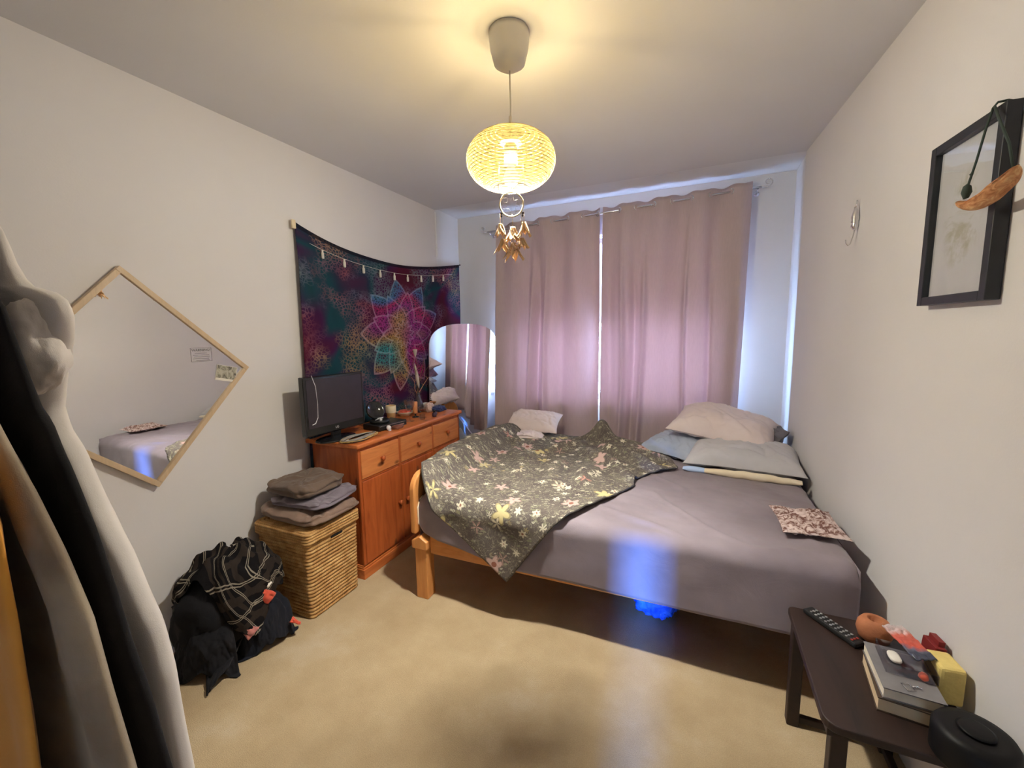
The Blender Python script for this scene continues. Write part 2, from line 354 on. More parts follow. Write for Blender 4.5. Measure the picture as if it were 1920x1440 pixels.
for npet, r0, amp, ph, dk in ((9, .205, .10, 0, .35), (9, .15, .085, 1, .6), (9, .10, .06, 0, .8), (12, .045, .03, .5, 1.0)):
    lim = star(k, npet, r0, amp, ph); ins = k.math('LESS_THAN', r, lim); rim = k.math('LESS_THAN', k.math('ABSOLUTE', k.math('SUBTRACT', r, lim)), .007)
    inner = k.mix(k.math('MULTIPLY', k.n('RGBToBW', {0: flk}).outputs[0], .75), k.mix(dk*.6, bgc, k.mix(.65, hue, (0, 0, 0))), hue)
    bgc = k.mix(ins, bgc, inner); bgc = k.mix(k.math('MULTIPLY', rim, .45), bgc, k.mix(.35, hue, (.6, .6, .7)))
edge = k.math('GREATER_THAN', sp.outputs[1], 1.145)
bgc = k.mix(k.math('MULTIPLY', edge, .85), bgc, (.012, .010, .020))
k.base(bgc); k.bump(k.noise(k.co(), 10, 4), .3, .01); M['tapestry'] = k.m
k = N('patterned_cushion', .9, .1); co = k.co(); wv = k.n('TexNoise', {'Vector': co, 'Scale': 26.0, 'Detail': 3.0, 'Distortion': 2.0}).outputs[0]
k.base(k.ramp(wv, [(.40, (.18, .09, .075)), (.50, (.50, .38, .35)), (.60, (.66, .54, .52))])); k.bump(k.noise(co, 60, 3), .5, .006); M['patt'] = k.m
k = N('botanical_print', .7, .3); co = k.co(); 
f = k.ramp(k.noise(co, 7, 6, .7, 1), [(.48, (.82, .78, .72)), (.60, (.46, .42, .22)), (.7, (.66, .58, .42))])
g = k.n('TexGradient', {'Vector': k.n('Mapping', {'Vector': k.n('TexCoord').outputs['Generated'], 'Location': (-.5*1, -.5*2.4, -.5*2.3), 'Scale': (1, 2.4, 2.3)}).outputs[0]}, gradient_type='SPHERICAL').outputs[0]
k.base(k.mix(k.ramp(g, [(.0, (0, 0, 0)), (.25, (.75, .75, .75))]), (.80, .76, .70), f)); M['print'] = k.m

# ================================================================== THE ROOM
def Xr(y): return .565+.075*(3.326-y)
H, XL, YJ, YW, YB = 2.594, -2.235, 3.326, 3.765, -1.4
struct('floor', B().box(-2.6, 1.3, -1.6, 4.1, -.1, 0), M['carpet'])
struct('ceiling', B().box(-2.5, 1.2, -1.6, YJ, H, H+.12), M['ceil'])
struct('trim_1', B().box(-2.5, 1.0, YJ+.001, 4.1, H+.028, H+.12), M['alcove'])['label'] = 'slightly raised ceiling of the window bay'
struct('wall_left', B().box(XL-.16, XL, -1.6, YJ, .0, H), M['wall'])
struct('wall_left', B().box(XL-.16, XL-.028, YJ+.001, 4.1, 0, H+.027), M['alcove'])
struct('wall_right', B().prism([(Xr(-1.6), -1.6), (1.2, -1.6), (1.2, YJ), (Xr(YJ), YJ)], 0, H), M['wall'])
struct('wall_right', B().prism([(Xr(YJ)+.024, YJ+.001), (1.2, YJ+.001), (1.2, 4.1), (Xr(YJ)+.024, 4.1)], 0, H+.027), M['alcove'])
WX0, WX1, WZ0, WZ1 = -1.62, .12, .85, 2.32
b = B(); x0, x1 = XL-.028, Xr(YJ)+.024
b.box(x0, WX0, YW, 4.05, 0, H+.027).box(WX1, x1, YW, 4.05, 0, H+.027).box(WX0, WX1, YW, 4.05, 0, WZ0).box(WX0, WX1, YW, 4.05, WZ1, H+.027)
struct('wall_window', b, M['alcove'])
b = B(); b.box(XL, -.40, YB-.12, YB, 0, H).box(.56, .925, YB-.12, YB, 0, H).box(-.40, .56, YB-.12, YB, 2.04, H)
struct('wall_back', b, M['wall'])
b = B(); b.box(-.395, .050, YB-.08, YB-.04, .005, 2.035).box(.100, .555, YB-.08, YB-.04, .005, 2.035).box(.050, .100, YB-.08, YB-.04, .005, .12).box(.050, .100, YB-.08, YB-.04, .525, 2.035)  # unseen door; its slot is added to confine the blue beam
d = struct('beam_slot_door', b, M['white']); B().box(.050, .100, YB-.063, YB-.058, .12, .525).build('beam_slot_glass', M['pane'], d)
struct('baseboard_window', B().box(x0+.002, x1-.002, YW-.014, YW-.001, 0, .12), M['white'])
# window
f = B(); t = .055
f.box(WX0, WX0+t, 3.90, 3.97, WZ0, WZ1).box(WX1-t, WX1, 3.90, 3.97, WZ0, WZ1).box(WX0+t, WX1-t, 3.90, 3.97, WZ0, WZ0+t).box(WX0+t, WX1-t, 3.90, 3.97, WZ1-t, WZ1)
f.box(-.80, -.74, 3.90, 3.97, WZ0+t, WZ1-t)
wn = struct('window_1', f, M['white'])
B().box(WX0-.03, WX1+.03, YW-.035, 3.90, WZ0-.03, WZ0-.001).build('window_sill', M['white'], wn)
B().box(WX0+t, -.80, 3.932, 3.938, WZ0+t, WZ1-t).build('window_pane', M['pane'], wn)
B().box(-.74, WX1-t, 3.932, 3.938, WZ0+t, WZ1-t).build('window_pane', M['pane'], wn)
b = B(); b.box(WX0+.01, WX1-.01, 3.875, 3.878, 1.58, WZ1-.05); B.tube(b, [(WX0+.01, 3.86, WZ1-.04), (WX1-.01, 3.86, WZ1-.04)], .025, 14); b.box(WX0+.01, WX1-.01, 3.868, 3.885, 1.56, 1.58)
b.build('window_blind', M['blind'], wn)
# crack with peeling paper where the left wall meets the bay
def peel(u, v):
    wv = .012+.020*abs(nz(v*6, 0, 3)); z = 2.575-v*.40
    return (XL+.003+.018*u*(.4+abs(nz(v*5, 2, 1))), YJ-.012+u*wv, z)
tag(B().grid(peel, 5, 40).build('trim_2', M['white'], smooth=True, solid=.001), 'peeling paint strip at the left edge of the bay', kind='structure')

# ================================================================== CURTAINS
rod = thing('curtain_rod', 'thin metal curtain rod with curled wire ends above the window', 'curtain rod', (-.765, 3.665, 2.47))
def rz_(x): return 2.43+(x+1.92)*.0345
rb = B().tube([(x+.765, 0, rz_(x)-2.47) for x in (-1.88, .36)], .008, 12); rb.build('pole', M['chrome'], rod, True)
for sgn, xe in ((-1, -1.88), (1, .36)):
    pts = []
    for i in range(26):
        a = i/25*2.6*PI; rr = .030*(1-i/34)
        pts.append((xe+.765+sgn*(.045+.035*i/25*0+math.sin(a)*rr*1.0), 0, rz_(xe)-2.47+.030-math.cos(a)*rr))
    pts = [(xe+.765, 0, rz_(xe)-2.47)]+pts
    B().tube(pts, .0035, 8).build('finial', M['chrome'], rod, True)
for xb in (-1.86, .34):
    B().tube([(xb+.765, 0, rz_(xb)-2.47-.012), (xb+.765, .05, rz_(xb)-2.49), (xb+.765, YW-3.665-.002, rz_(xb)-2.49)], .006, 8).tube([(xb+.765, YW-3.665-.008, rz_(xb)-2.49), (xb+.765, YW-3.665-.001, rz_(xb)-2.49)], .02, 12).build('bracket', M['chrome'], rod, True)
def curtain(x0, x1, bx0, bx1, seed, label, folds, zb):
    root = thing('curtain', label, 'curtain', ((x0+x1)/2, 3.665, zb), 0, None)
    o = Vector(root.location); n = len(folds)
    def wave(u, v):
        # evenly threaded eyelets on top, a few uneven deep creases further down
        top = math.sin(u*PI*n)*.030
        lo = sum(a*math.exp(-((u-c+.012*math.sin(v*5+c*9))/wd)**2) for c, wd, a in folds)
        k = smooth(.02, .45, v)
        return top*(1-.55*k)+lo*k*1.0+.010*nz(u*6, v*1.5, seed)*k*2
    def fn(u, v):
        xt = x0+(x1-x0)*u; xb_ = bx0+(bx1-bx0)*u; x = xt+(xb_-xt)*v+.012*math.sin(v*4+seed)*v*u*(1-u)*4
        zt = rz_(xt)+.042+.006*math.sin(u*PI*n*2+1)
        return Vector((x, 3.655+wave(u, v), zt+(zb-zt)*v))-o
    g = B().grid(fn, 220, 60); cl = g.build('drape', M['curtain'], root, True, solid=.0012)
    h = B().grid(lambda u, v: fn(u, v*.035)+Vector((0, .0025, 0)), 220, 4); h.build('heading_tape', M['hem'], root, True, solid=.001)
    for i in range(n):
        u = (i+.5)/n if 0 else (i+.0)/n+.5/n
        # an eyelet sits where the cloth crosses the rod
        uc = (i+.98*.5+.5)/n if i < n-1 else (n-.12)/n
        x = x0+(x1-x0)*uc
        th = math.radians(42 if i % 2 else -42)
        pts = []
        for q in range(20):
            a = 2*PI*q/20; pts.append(Vector((math.cos(a)*.020*math.cos(th), math.cos(a)*.020*math.sin(th), math.sin(a)*.020))+Vector((x, 3.660, rz_(x)))-o)
        B().tube(pts, .0050, 8, closed=True).build('eyelet', M['chrome'], root, True)
    return root
curtain(-1.785, -.812, -1.84, -.812, 1.3, 'mauve eyelet curtain panel hanging on the left side of the window', [(.22, .05, .03), (.37, .025, -.06), (.44, .03, .055), (.52, .022, -.05), (.66, .05, .03), (.80, .06, -.02), (.95, .05, .04)], .40)
curtain(-.788, .305, -.803, .27, 5.1, 'mauve eyelet curtain panel hanging on the right side of the window', [(.06, .04, .04), (.16, .02, -.055), (.24, .025, .05), (.31, .02, -.06), (.50, .08, .025), (.62, .015, -.045), (.78, .02, .03), (.95, .04, -.05)], .40)

# ================================================================== CEILING LAMP
lamp = thing('pendant_lamp', 'glowing oval paper lantern hanging on a cord from the ceiling', 'ceiling lamp', (BULB[0], BULB[1], H))
lz = -H
B().lathe([(.074, -.001), (.075, -.02), (.071, -.06), (.058, -.11), (.040, -.122), (.012, -.134)], 40).build('canopy', M['canopy'], lamp, True)
B().tube([(0, 0, -.134), (.002, 0, -.25), (0, 0, 2.215-H)], .0032, 8).tube([(0, 0, 2.30-H), (0, 0, 2.22-H)], .006, 8).build('cord', M['canopy'], lamp, True)
prof = []; a_, c_ = .170, .100; z0 = 2.142-H; nr = 25
for i in range(nr*6+1):
    t = -1+2*i/(nr*6); ang = t*math.radians(72 if t < 0 else 82)
    r = a_*math.cos(ang)**.80; z = z0+c_*math.sin(ang)/math.sin(math.radians(72))
    prof.append((r-.0022*abs(math.sin(PI*(i/6))), z))
B().lathe(prof, 72, cap=False).build('paper_shade', M['paper'], lamp, True)
M['rib'] = plain('bamboo_rib', (.55, .42, .22), .7)
rb = B()
for i in range(nr+1):
    r, z = prof[i*6]; rb.tube([((r+.0006)*math.cos(2*PI*k/64), (r+.0006)*math.sin(2*PI*k/64), z) for k in range(64)], .0010, 5, closed=True)
rb.build('shade_ribs', M['rib'], lamp, True)
rb = B()
for r, z in (prof[0], prof[-1]): rb.tube([(r*math.cos(2*PI*k/48), r*math.sin(2*PI*k/48), z) for k in range(48)], .0018, 8, closed=True)
for sx in (-1, 1):
    rb.tube([(sx*.056, 0, prof[0][1]), (sx*.05, 0, z0), (sx*.02, 0, prof[-1][1]-.01), (0, 0, prof[-1][1]-.004)], .0014, 6)
rb.tube([(-.06, 0, prof[-1][1]), (.06, 0, prof[-1][1])], .0014, 6)
rb.build('wire_frame', M['chrome'], lamp, True)
B().lathe([(.006, .125), (.040, .118), (.042, .112), (.022, .105), (.026, .085), (.026, .038), (.020, .034)], 20, (0, 0, BULB[2]-H)).build('holder_shade_cap', M['canopy'], lamp, True)  # holder widened, with a cap added to keep bulb light off the ceiling
B().lathe([(.012, .040), (.014, .025), (.026, .006), (.030, -.012), (.026, -.030), (.014, -.041), (.002, -.044)], 24, (0, 0, BULB[2]-H)).build('bulb', M['bulb'], lamp, True)
bpy.data.objects['bulb_light'].visible_glossy = True
bulb_o = [o for o in lamp.children if o.name.startswith('bulb')][0]; bulb_o.visible_shadow = True

# dream catcher
dc = thing('dream_catcher', 'small dream catcher with cream silk flowers hanging under the paper lantern', 'dream catcher', (BULB[0]+.022, BULB[1]-.05, 2.016), math.radians(20))
cz = -.050; R_ = .044
ring = B().tube([(R_*math.cos(2*PI*k/40), 0, cz+R_*math.sin(2*PI*k/40)) for k in range(40)], .0030, 8, closed=True); ring.build('hoop', M['string'], dc, True)
B().tube([(-.005, 0, cz+R_), (-.004, 0, .01), (0, .012, .022), (.004, 0, .01), (.005, 0, cz+R_)], .0010, 6).build('hanging_loop', M['string'], dc, True)
wb = B(); pr = [(R_*math.cos(2*PI*k/8+.2), cz+R_*math.sin(2*PI*k/8+.2)) for k in range(8)]
M['webline'] = plain('web_thread', (.30, .22, .13), .8)
for rr, off in ((.70, .5), (.38, 0)):
    nx = [(R_*rr*math.cos(2*PI*(k+off)/8+.2), cz+R_*rr*math.sin(2*PI*(k+off)/8+.2)) for k in range(8)]
    for k in range(8):
        k2 = (k+1) % 8 if off == .5 else (k-1) % 8
        wb.tube([(pr[k][0], 0, pr[k][1]), (nx[k][0], 0, nx[k][1])], .00032, 5).tube([(pr[k2][0], 0, pr[k2][1]), (nx[k][0], 0, nx[k][1])], .00032, 5)
    pr = nx
wb.build('web', M['webline'], dc)
def silk_flower(cx, cy, z, sc, seed, open_=.7):
    b = B(); rnd = random.Random(seed)
    for k in range(6):
        a = 2*PI*k/6+rnd.random()*.5; L = sc*(.85+.3*rnd.random())
        def fn(u, v, a=a, L=L):
            wdt = math.sin(PI*min(1, .12+v*.86))*.42*L; w_ = (u-.5)*wdt
            rad = L*open_*(.08+.55*v**1.5)+.004*math.sin(u*9+a); zz = -L*v*.95+.15*L*max(0, v-.75)*2*math.cos(u*6)
            c, s_ = math.cos(a), math.sin(a)
            return (cx+rad*c-w_*s_, cy+rad*s_+w_*c, z+zz)
        b.grid(fn, 7, 9)
    b.tube([(cx, cy, z+.03*sc/.04), (cx, cy, z-sc*.3)], .0009, 5)
    return b
for i, (cx, z, sc, op) in enumerate([(-.043, -.118, .050, .7), (.046, -.115, .050, .7), (.003, -.130, .060, .9), (-.034, -.175, .050, 1.0), (.038, -.172, .045, 1.0), (.004, -.188, .060, 1.0)]):
    silk_flower(cx, .004*(i % 3-1), z, sc, i, op).build('silk_flower', M['petal'], dc, True, solid=.0006)
st = B()
for cx, z in ((-.043, -.118), (.003, -.130), (.046, -.115), (-.034, -.175), (.038, -.172), (.004, -.188)):
    xs = max(-.035, min(.035, cx)); st.tube([(xs, 0, cz-math.sqrt(max(0, R_**2-xs**2))), (cx, 0, z+.02)], .0008, 5)
st.build('strings', M['string'], dc)
for cx in (-.040, .042):
    bb = B()
    for q in range(2): bb.lathe([(.0005, .005), (.0042, .003), (.005, 0), (.0042, -.003), (.0005, -.005)], 12, (cx, 0, -.082-q*.009))
    bb.build('beads', M['bead'], dc, True)

# ================================================================== TAPESTRY
tp = thing('wall_tapestry', 'dark tie-dyed mandala tapestry with sagging top edge pinned on the left wall', 'tapestry', (XL+.02, 1.82, .95))
def tapf(u, v):   # u along Y, v from bottom 0 to top 1
    sag = -.125*math.sin(PI*min(1, u)**.85)*(v**2)
    y = 1.820+.005*v+u*1.860-.02*(1-v)*(1-u)
    top = 2.160+.0*u; z = .62+(top-.62)*v+sag
    # folds fan out of the pinned upper left corner
    dx, dz = u*1.86+.001, (1-v)*1.55; an = math.atan2(dx, dz); rr = math.sqrt(dx*dx+dz*dz)
    f = (.5+.5*math.sin(an*26+.8))**2*.020*smooth(.85, .15, an)*smooth(0, .25, rr)
    f += .008*nz(u*4, v*3, 3)+.006+.010*math.sin(u*18+2)*smooth(.3, 1, v)*.25
    x = XL+.012+max(0, f)
    return Vector((x, y, z))-Vector(tp.location)
B().grid(tapf, 150, 110, lambda a, b_: (a*1.18, b_*1.16 if 0 else b_*1.165)).build('cloth', M['tapestry'], tp, True, solid=.001)
def top_at(u, v=.985): return tapf(u, v)
pts = [top_at(i/40, .945)+Vector((.010, 0, 0)) for i in range(2, 38)]
B().tube(pts, .0012, 6).build('tassel_string', M['whitecloth'], tp, True)
for i, px in enumerate((.10, .195, .285, .375, .465, .555, .65, .745, .84)):
    c = top_at(px, .945)+Vector((.013, 0, 0))
    B().lathe([(.002, 0), (.007, -.008), (.005, -.014), (.009, -.024), (.009, -.055), (.003, -.057)], 12, c).build('tassel', M['whitecloth'], tp, True)
B().box(.0, .014, -.020, .006, 1.165, 1.215).build('clip', M['string'], tp, bevel=.003)
B().lathe([(.001, .012), (.006, .010), (.006, 0), (.002, -.001)], 12, (.01, 1.855, 1.205), Matrix.Rotation(PI/2, 3, 'Y')).build('pin', M['black'], tp, True)
# ================================================================== SQUARE MIRROR (hung on its corner)
mr = thing('diamond_wall_mirror', 'square birch framed mirror hung on its corner on the left wall', 'mirror', (XL, .985, 1.305), 0)
rotm = Matrix.Rotation(math.radians(45+2.5), 4, 'X')
s_ = .343; fw = .022; fd = .030
b = B()
for sgn in (-1, 1):
    b.box(.002, fd, sgn*s_-(fw if sgn > 0 else 0), sgn*s_+(0 if sgn > 0 else fw), -s_, s_, rotm)
    b.box(.002, fd, -s_+fw, s_-fw, sgn*s_-(fw if sgn > 0 else 0), sgn*s_+(0 if sgn > 0 else fw), rotm)
b.build('mirror_frame', M['oakframe'], mr, bevel=.002)
B().box(.012, .020, -s_+fw-.003, s_-fw+.003, -s_+fw-.003, s_-fw+.003, rotm).build('mirror_glass', M['mirror'], mr)
M['ink'] = plain('grey_ink', (.18, .17, .18), .8)
def onwall(y, z, extra=0): return Vector((.0205+extra, y-.985, z-1.305))
TM = Matrix(((0, 0, 1, 0), (1, 0, 0, 0), (0, 1, 0, 0), (0, 0, 0, 1)))   # text plane -> facing +X, reading along +Y
wl = B(); y0, y1, z0_, z1_ = 1.198, 1.292, 1.372, 1.438
for (a, b2, c, d_) in ((y0, y1, z1_-.0012, z1_), (y0, y1, z0_, z0_+.0012), (y0, y0+.0012, z0_, z1_), (y1-.0012, y1, z0_, z1_)): wl.box(.0202, .0208, a-.985, b2-.985, c-1.305, d_-1.305)
for i, (l, r_) in enumerate(((.018, .022), (.010, .012), (.012, .010), (.008, .014), (.022, .012))):
    z = 1.417-.0085*(i+.6); wl.box(.0202, .0207, y0+l-.985, y1-r_-.985, z-.0009-1.305, z+.0009-1.305)
wl.build('warning_label', M['ink'], mr)
text('warning_text', 'WARNING!', .0165, M['ink'], mr, Matrix.Translation(onwall(1.245, 1.4265))@TM)
ph = B(); Mp = Matrix.Translation(onwall(1.352, 1.302, .001))@Matrix.Rotation(math.radians(-14), 4, 'X'); ph.box(0, .0012, -.050, .050, -.038, .040, Mp)
k = N('photo_print', .4, .4); k.base(k.ramp(k.noise(k.co(), 22, 5, .6, 2), [(.4, (.12, .11, .10)), (.5, (.36, .34, .27)), (.6, (.50, .48, .40))])); 
pc = ph.build('snapshot', M['whitecloth'], mr); B().box(.0012, .0016, -.048, .048, -.026, .038, Mp).build('picture', k.m, pc)

# ================================================================== ARCHED MIRROR
am = thing('arched_floor_mirror', 'tall frameless arched mirror leaning in the corner beside the curtain', 'mirror', (-2.2, 3.035, 0))
p0, p1 = Vector((-2.200, 3.025, 0)), Vector((-1.900, 3.725, 0)); dv = p1-p0; Lm = dv.length; ang = math.atan2(dv.y, dv.x)
def arch(w, h, inset=0, n=24):
    pts = [(inset, inset), (w-inset, inset)]; r = w/2-inset; hh = h-.22
    for i in range(n+1):
        a = PI*i/n; ca, sa = math.cos(a), math.sin(a)
        pts.append((w/2+r*math.copysign(abs(ca)**.75, ca), hh+(.22-inset)*abs(sa)**.75))
    return pts
MA = Matrix.Rotation(ang, 4, 'Z')@Matrix.Rotation(math.radians(3.0), 4, 'X')
B().prism(arch(Lm, 1.575), 0, .008, 'y', MA).build('backing', M['chrome'], am)
B().prism(arch(Lm, 1.575, .002), -.003, -.0005, 'y', MA).build('mirror_glass', M['mirror'], am)
# ================================================================== DRESSER
dr = thing('pine_sideboard', 'honey pine sideboard with three drawers over three doors against left wall', 'sideboard', (XL+.004, 1.804, 0))
DW, DD, DH = 1.163, .416, .85   # along Y, depth X, height
def bt(x0, x1, y0, y1, z0, z1, name, mat, bevel=.003, parent=None): return B().box(x0, x1, y0, y1, z0, z1).build(name, mat, parent or dr, bevel=bevel)
bt(.012, DD-.022, .015, DW-.015, .085, DH-.028, 'carcass', M['pine_z'], .002)
bt(0, DD+.012, -.008, DW+.010, DH-.028, DH, 'top_board', M['pine_y'], .008)
b = B().box(.0, DD-.004, .004, DW-.004, 0, .062).box(.0, DD-.010, .008, DW-.008, .062, .076).box(0, DD-.016, .011, DW-.011, .076, .086); b.build('plinth', M['pine_y'], dr, bevel=.004)
ys = [.016, .040]; stile = .024
b = B()
edges = [.012, .388, .764, 1.151]
for e in (.012, .376, .758, 1.131): b.box(DD-.024, DD-.008, e, e+.020, .086, DH-.028)
b.box(DD-.024, DD-.010, .03, DW-.03, DH-.05, DH-.028); b.box(DD-.024, DD-.010, .03, DW-.03, .612, .624)
b.build('face_frame', M['pine_z'], dr, bevel=.002)
def knob(parent, y, z):
    B().lathe([(.0075, 0), (.007, .006), (.011, .012), (.016, .018), (.016, .024), (.010, .029), (.001, .030)], 20, (DD-.004, y, z), Matrix.Rotation(PI/2, 3, 'Y')).build('knob', M['pine_z'], parent, True)
for i, (a, c) in enumerate(((.034, .374), (.398, .756), (.780, 1.129))):
    d = bt(DD-.022, DD-.004, a, c, .627, .798, 'drawer', M['pine_pale'], .004); knob(d, (a+c)/2, .715)
    e = bt(DD-.022, DD-.004, a, c, .090, .609, 'door', M['pine_z'], .004); knob(e, (c-.022 if i == 0 else (a+.03 if i == 1 else a+.03)), .365)
b = B()
for q in range(10): b.tube([(DD+.004, DW+.0105, .1+q*.07), (DD+.016, DW+.0105, .135+q*.07), (DD+.004, DW+.0105, .17+q*.07)], .0015, 6)
DT = DH
def onD(x, y, z=0): return (x, y, DT+z)
# television
tv = thing('television', 'small black flat television with dark screen on near end of sideboard', 'television', (-2.045, 1.872, DT), math.radians(-4))
B().lathe([(.001, 0), (.10, 0), (.105, .004), (.100, .010), (.02, .014), (.001, .014)], 36, M=Matrix.Diagonal((.85, 1.3, 1))).build('stand_base', M['gloss'], tv, True)
B().box(-.012, .012, -.03, .03, .010, .075).build('stand_neck', M['gloss'], tv, bevel=.004)
B().box(-.022, .022, -.215, .215, .055, .402).box(-.045, -.022, -.13, .13, .10, .34).build('casing', M['gloss'], tv, bevel=.006)
B().box(.0215, .0235, -.197, .197, .102, .386).build('screen', M['screen'], tv)
M['logo'] = plain('silver_print', (.7, .7, .72), .4)
text('logo', 'LG', .020, M['logo'], tv, Matrix.Translation((.0222, -.005, .079))@TM)
# bead string hung on the television's corner
bs = B(); pts = [(-1.995, 1.680, 1.262), (-1.992, 1.700, 1.20), (-1.992, 1.706, 1.10), (-1.990, 1.700, 1.02), (-1.988, 1.680, .99), (-1.990, 1.660, .985)]
sp = []
for i in range(len(pts)-1):
    for q in range(14): t = q/14; sp.append(Vector(pts[i]).lerp(Vector(pts[i+1]), t)+Vector((-.001*0, 0, 0)))
for q in sp: bs.lathe([(.0004, .0022), (.0018, .001), (.0018, -.001), (.0004, -.0022)], 7, q)
bs.tube(sp, .0006, 5)
tag(bs.build('necklace', M['logo'], None, True), 'thin silver bead necklace hanging over the near edge of the television', 'necklace')
# set-top box with black round case on it
dv_ = thing('disc_player', 'flat black disc player box lying on the sideboard right of television', 'disc player', onD(-1.975, 2.235), math.radians(-7))
B().box(-.075, .080, -.125, .125, .004, .040).build('casing', M['black'], dv_, bevel=.003)
B().box(.0795, .081, -.115, .115, .030, .034).box(.0795, .081, .05, .10, .012, .020).build('front_strip', M['chrome'], dv_)
for sx in (-1, 1):
    for sy in (-1, 1): B().lathe([(.008, 0), (.008, .005)], 12, (sx*.06, sy*.1, 0)).build('foot', M['black'], dv_)
hc = thing('headphone_case', 'round black open case lying on top of the disc player', 'case', onD(-1.985, 2.195, .0405), math.radians(-20))
B().lathe([(.001, 0), (.060, 0), (.066, .006), (.066, .020), (.060, .024), (.052, .016), (.001, .012)], 32).build('case_base', M['black'], hc, True)
B().lathe([(.001, 0), (.060, 0), (.066, .006), (.066, .016), (.060, .020), (.052, .010), (.001, .008)], 32, (-.062, 0, .074), Matrix.Rotation(math.radians(62), 3, 'Y')).build('case_lid', M['gloss'], hc, True)
B().box(-.070, -.058, -.014, .014, .012, .034).build('hinge', M['black'], hc, bevel=.002)
B().box(-.02, .02, -.008, .008, .016, .030).tube([(.0, -.03, .02), (.02, -.01, .035), (.01, .02, .034), (-.015, .03, .02)], .003, 7).build('earbuds', M['logo'], hc)
# small items in front
sk = thing('skull_ornament', 'little silver skull shaped ornament in front of the disc player', 'ornament', onD(-1.875, 2.155))
def blobf(rx, ry, rz, seed, amp=.1, sc=2.2, pw=1.0):
    def f(u, v):
        th, ph = 2*PI*u, PI*v
        def sg(x): return math.copysign(abs(x)**pw, x)
        d = Vector((sg(math.cos(th))*sg(math.sin(ph)), sg(math.sin(th))*sg(math.sin(ph)), sg(math.cos(ph))))
        n_ = 1+amp*noise.fractal(Vector(d)*sc+Vector((seed, seed*1.7, 0)), .6, 2.1, 5)
        return Vector((d.x*rx*n_, d.y*ry*n_, d.z*rz*n_))
    return f
def blob(name, mat, c, r, seed, amp=.12, parent=None, sc=2.2, pw=1.0, nu=48, nv=28, rot=None, flat=True, base=None):
    f = blobf(*r, seed, amp, sc, pw); R3 = rot.to_3x3() if rot else Matrix.Identity(3); b = B()
    def g(u, v):
        p = R3 @ f(u, v)
        if flat: p.z = max(p.z, -r[2]*.96 if base is None else base)
        return Vector(c)+p
    b.grid(g, nu, nv, wrap=True)
    o = b.build(name, mat, parent, True); return o
blob('cranium', M['logo'], (0, 0, .022), (.016, .016, .016), 2, .08, sk, nu=20, nv=12)
B().box(-.002, .014, -.009, .009, 0, .012).build('jaw', M['logo'], sk, bevel=.003)
tag(blob('wallet', plain('brown_leather', (.20, .07, .04), .5), onD(-1.868, 2.235, .0115), (.030, .040, .012), 5, .15, pw=.6), 'small brown leather pouch beside the silver skull ornament', 'pouch')
# cables
cb = thing('cable_tangle', 'tangle of thin cables and wires lying in front of the television', 'cables', onD(-1.90, 1.92))
rnd = random.Random(4)
for mi, (mat, cnt) in enumerate(((M['black'], 3), (plain('yellow_cable', (.50, .33, .12), .5), 2), (plain('grey_cable', (.30, .28, .27), .5), 2))):
    for q in range(cnt):
        b = B(); pts = []; ph = rnd.random()*6; ra, rb_ = .026+.040*rnd.random(), .06+.075*rnd.random(); cx_, cy_ = rnd.uniform(-.02, .0), rnd.uniform(-.03, .03)
        for i in range(44):
            a = ph+i*.30; pts.append((cx_+ra*math.cos(a)*(1+.2*math.sin(i*.7)), cy_+rb_*math.sin(a+.15*math.sin(i*.5)), .004+.004*(q+mi*3)*.35+.005*abs(math.sin(i*.4+q))))
        b.tube(pts, .0026, 6); b.build('cable', mat, cb, True)
# cup, glasses, vase, shell, cloth, box
cp = thing('paper_cup', 'tan waxed cup standing behind the disc player', 'cup', onD(-2.085, 2.43))
B().lathe([(.001, 0), (.028, 0), (.036, .105), (.036, .112), (.034, .112), (.026, .006), (.001, .006)], 28, cap=False).build('cup_body', plain('tan_cup', (.62, .42, .20), .6), cp, True)
B().lathe([(.037, .062), (.0375, .063), (.0375, .112), (.036, .114), (.036, .062)], 28, cap=False).build('cup_band', plain('cream_cup_band', (.78, .68, .48), .6), cp, True)
bw = thing('bowl', 'shallow cream bowl with red contents between paper cup and wine glass', 'bowl', onD(-2.11, 2.62))
B().lathe([(.001, 0), (.035, 0), (.062, .026), (.066, .034), (.063, .034), (.034, .006), (.001, .006)], 32, cap=False).build('bowl_body', plain('cream_glaze', (.72, .64, .5), .3), bw, True)
blob('contents', M['redcloth'], (0, 0, .030), (.050, .050, .018), 4, .2, bw, flat=False)
def stem_glass(x, y, label, h, r, dark=False):
    g = thing('wine_glass', label, 'glass', onD(x, y))
    B().lathe([(.001, .001), (r*.85, .001), (r*.8, .004), (.005, .008), (.004, h*.45), (.012, h*.5), (r*.8, h*.68), (r, h), (r-.0015, h), (r*.8-.002, h*.69), (.010, h*.52), (.001, h*.5)], 36, cap=False).build('glass_body', M['glass'], g, True)
    if dark: B().lathe([(.001, h*.53), (.011, h*.54), (r*.78-.003, h*.69), (r*.85-.003, h*.76), (.001, h*.76)], 28, cap=False).build('liquid', plain('dark_wine', (.08, .012, .02), .1, .5), g, True)
    return g
stem_glass(-1.935, 2.455, 'tall clear cut wine glass at the front edge of the sideboard', .155, .040)
stem_glass(-1.925, 2.60, 'short wine glass with dark dregs right of the tall glass', .085, .034, True)
sm = thing('tumbler', 'small clear tumbler in front of the short wine glass', 'glass', onD(-1.880, 2.535)); B().lathe([(.001, 0), (.018, 0), (.022, .045), (.0205, .045), (.017, .003), (.001, .003)], 24, cap=False).build('glass_body', M['glass'], sm, True)
cd = thing('candle', 'orange pillar candle in a holder behind the wine glasses', 'candle', onD(-1.99, 2.595))
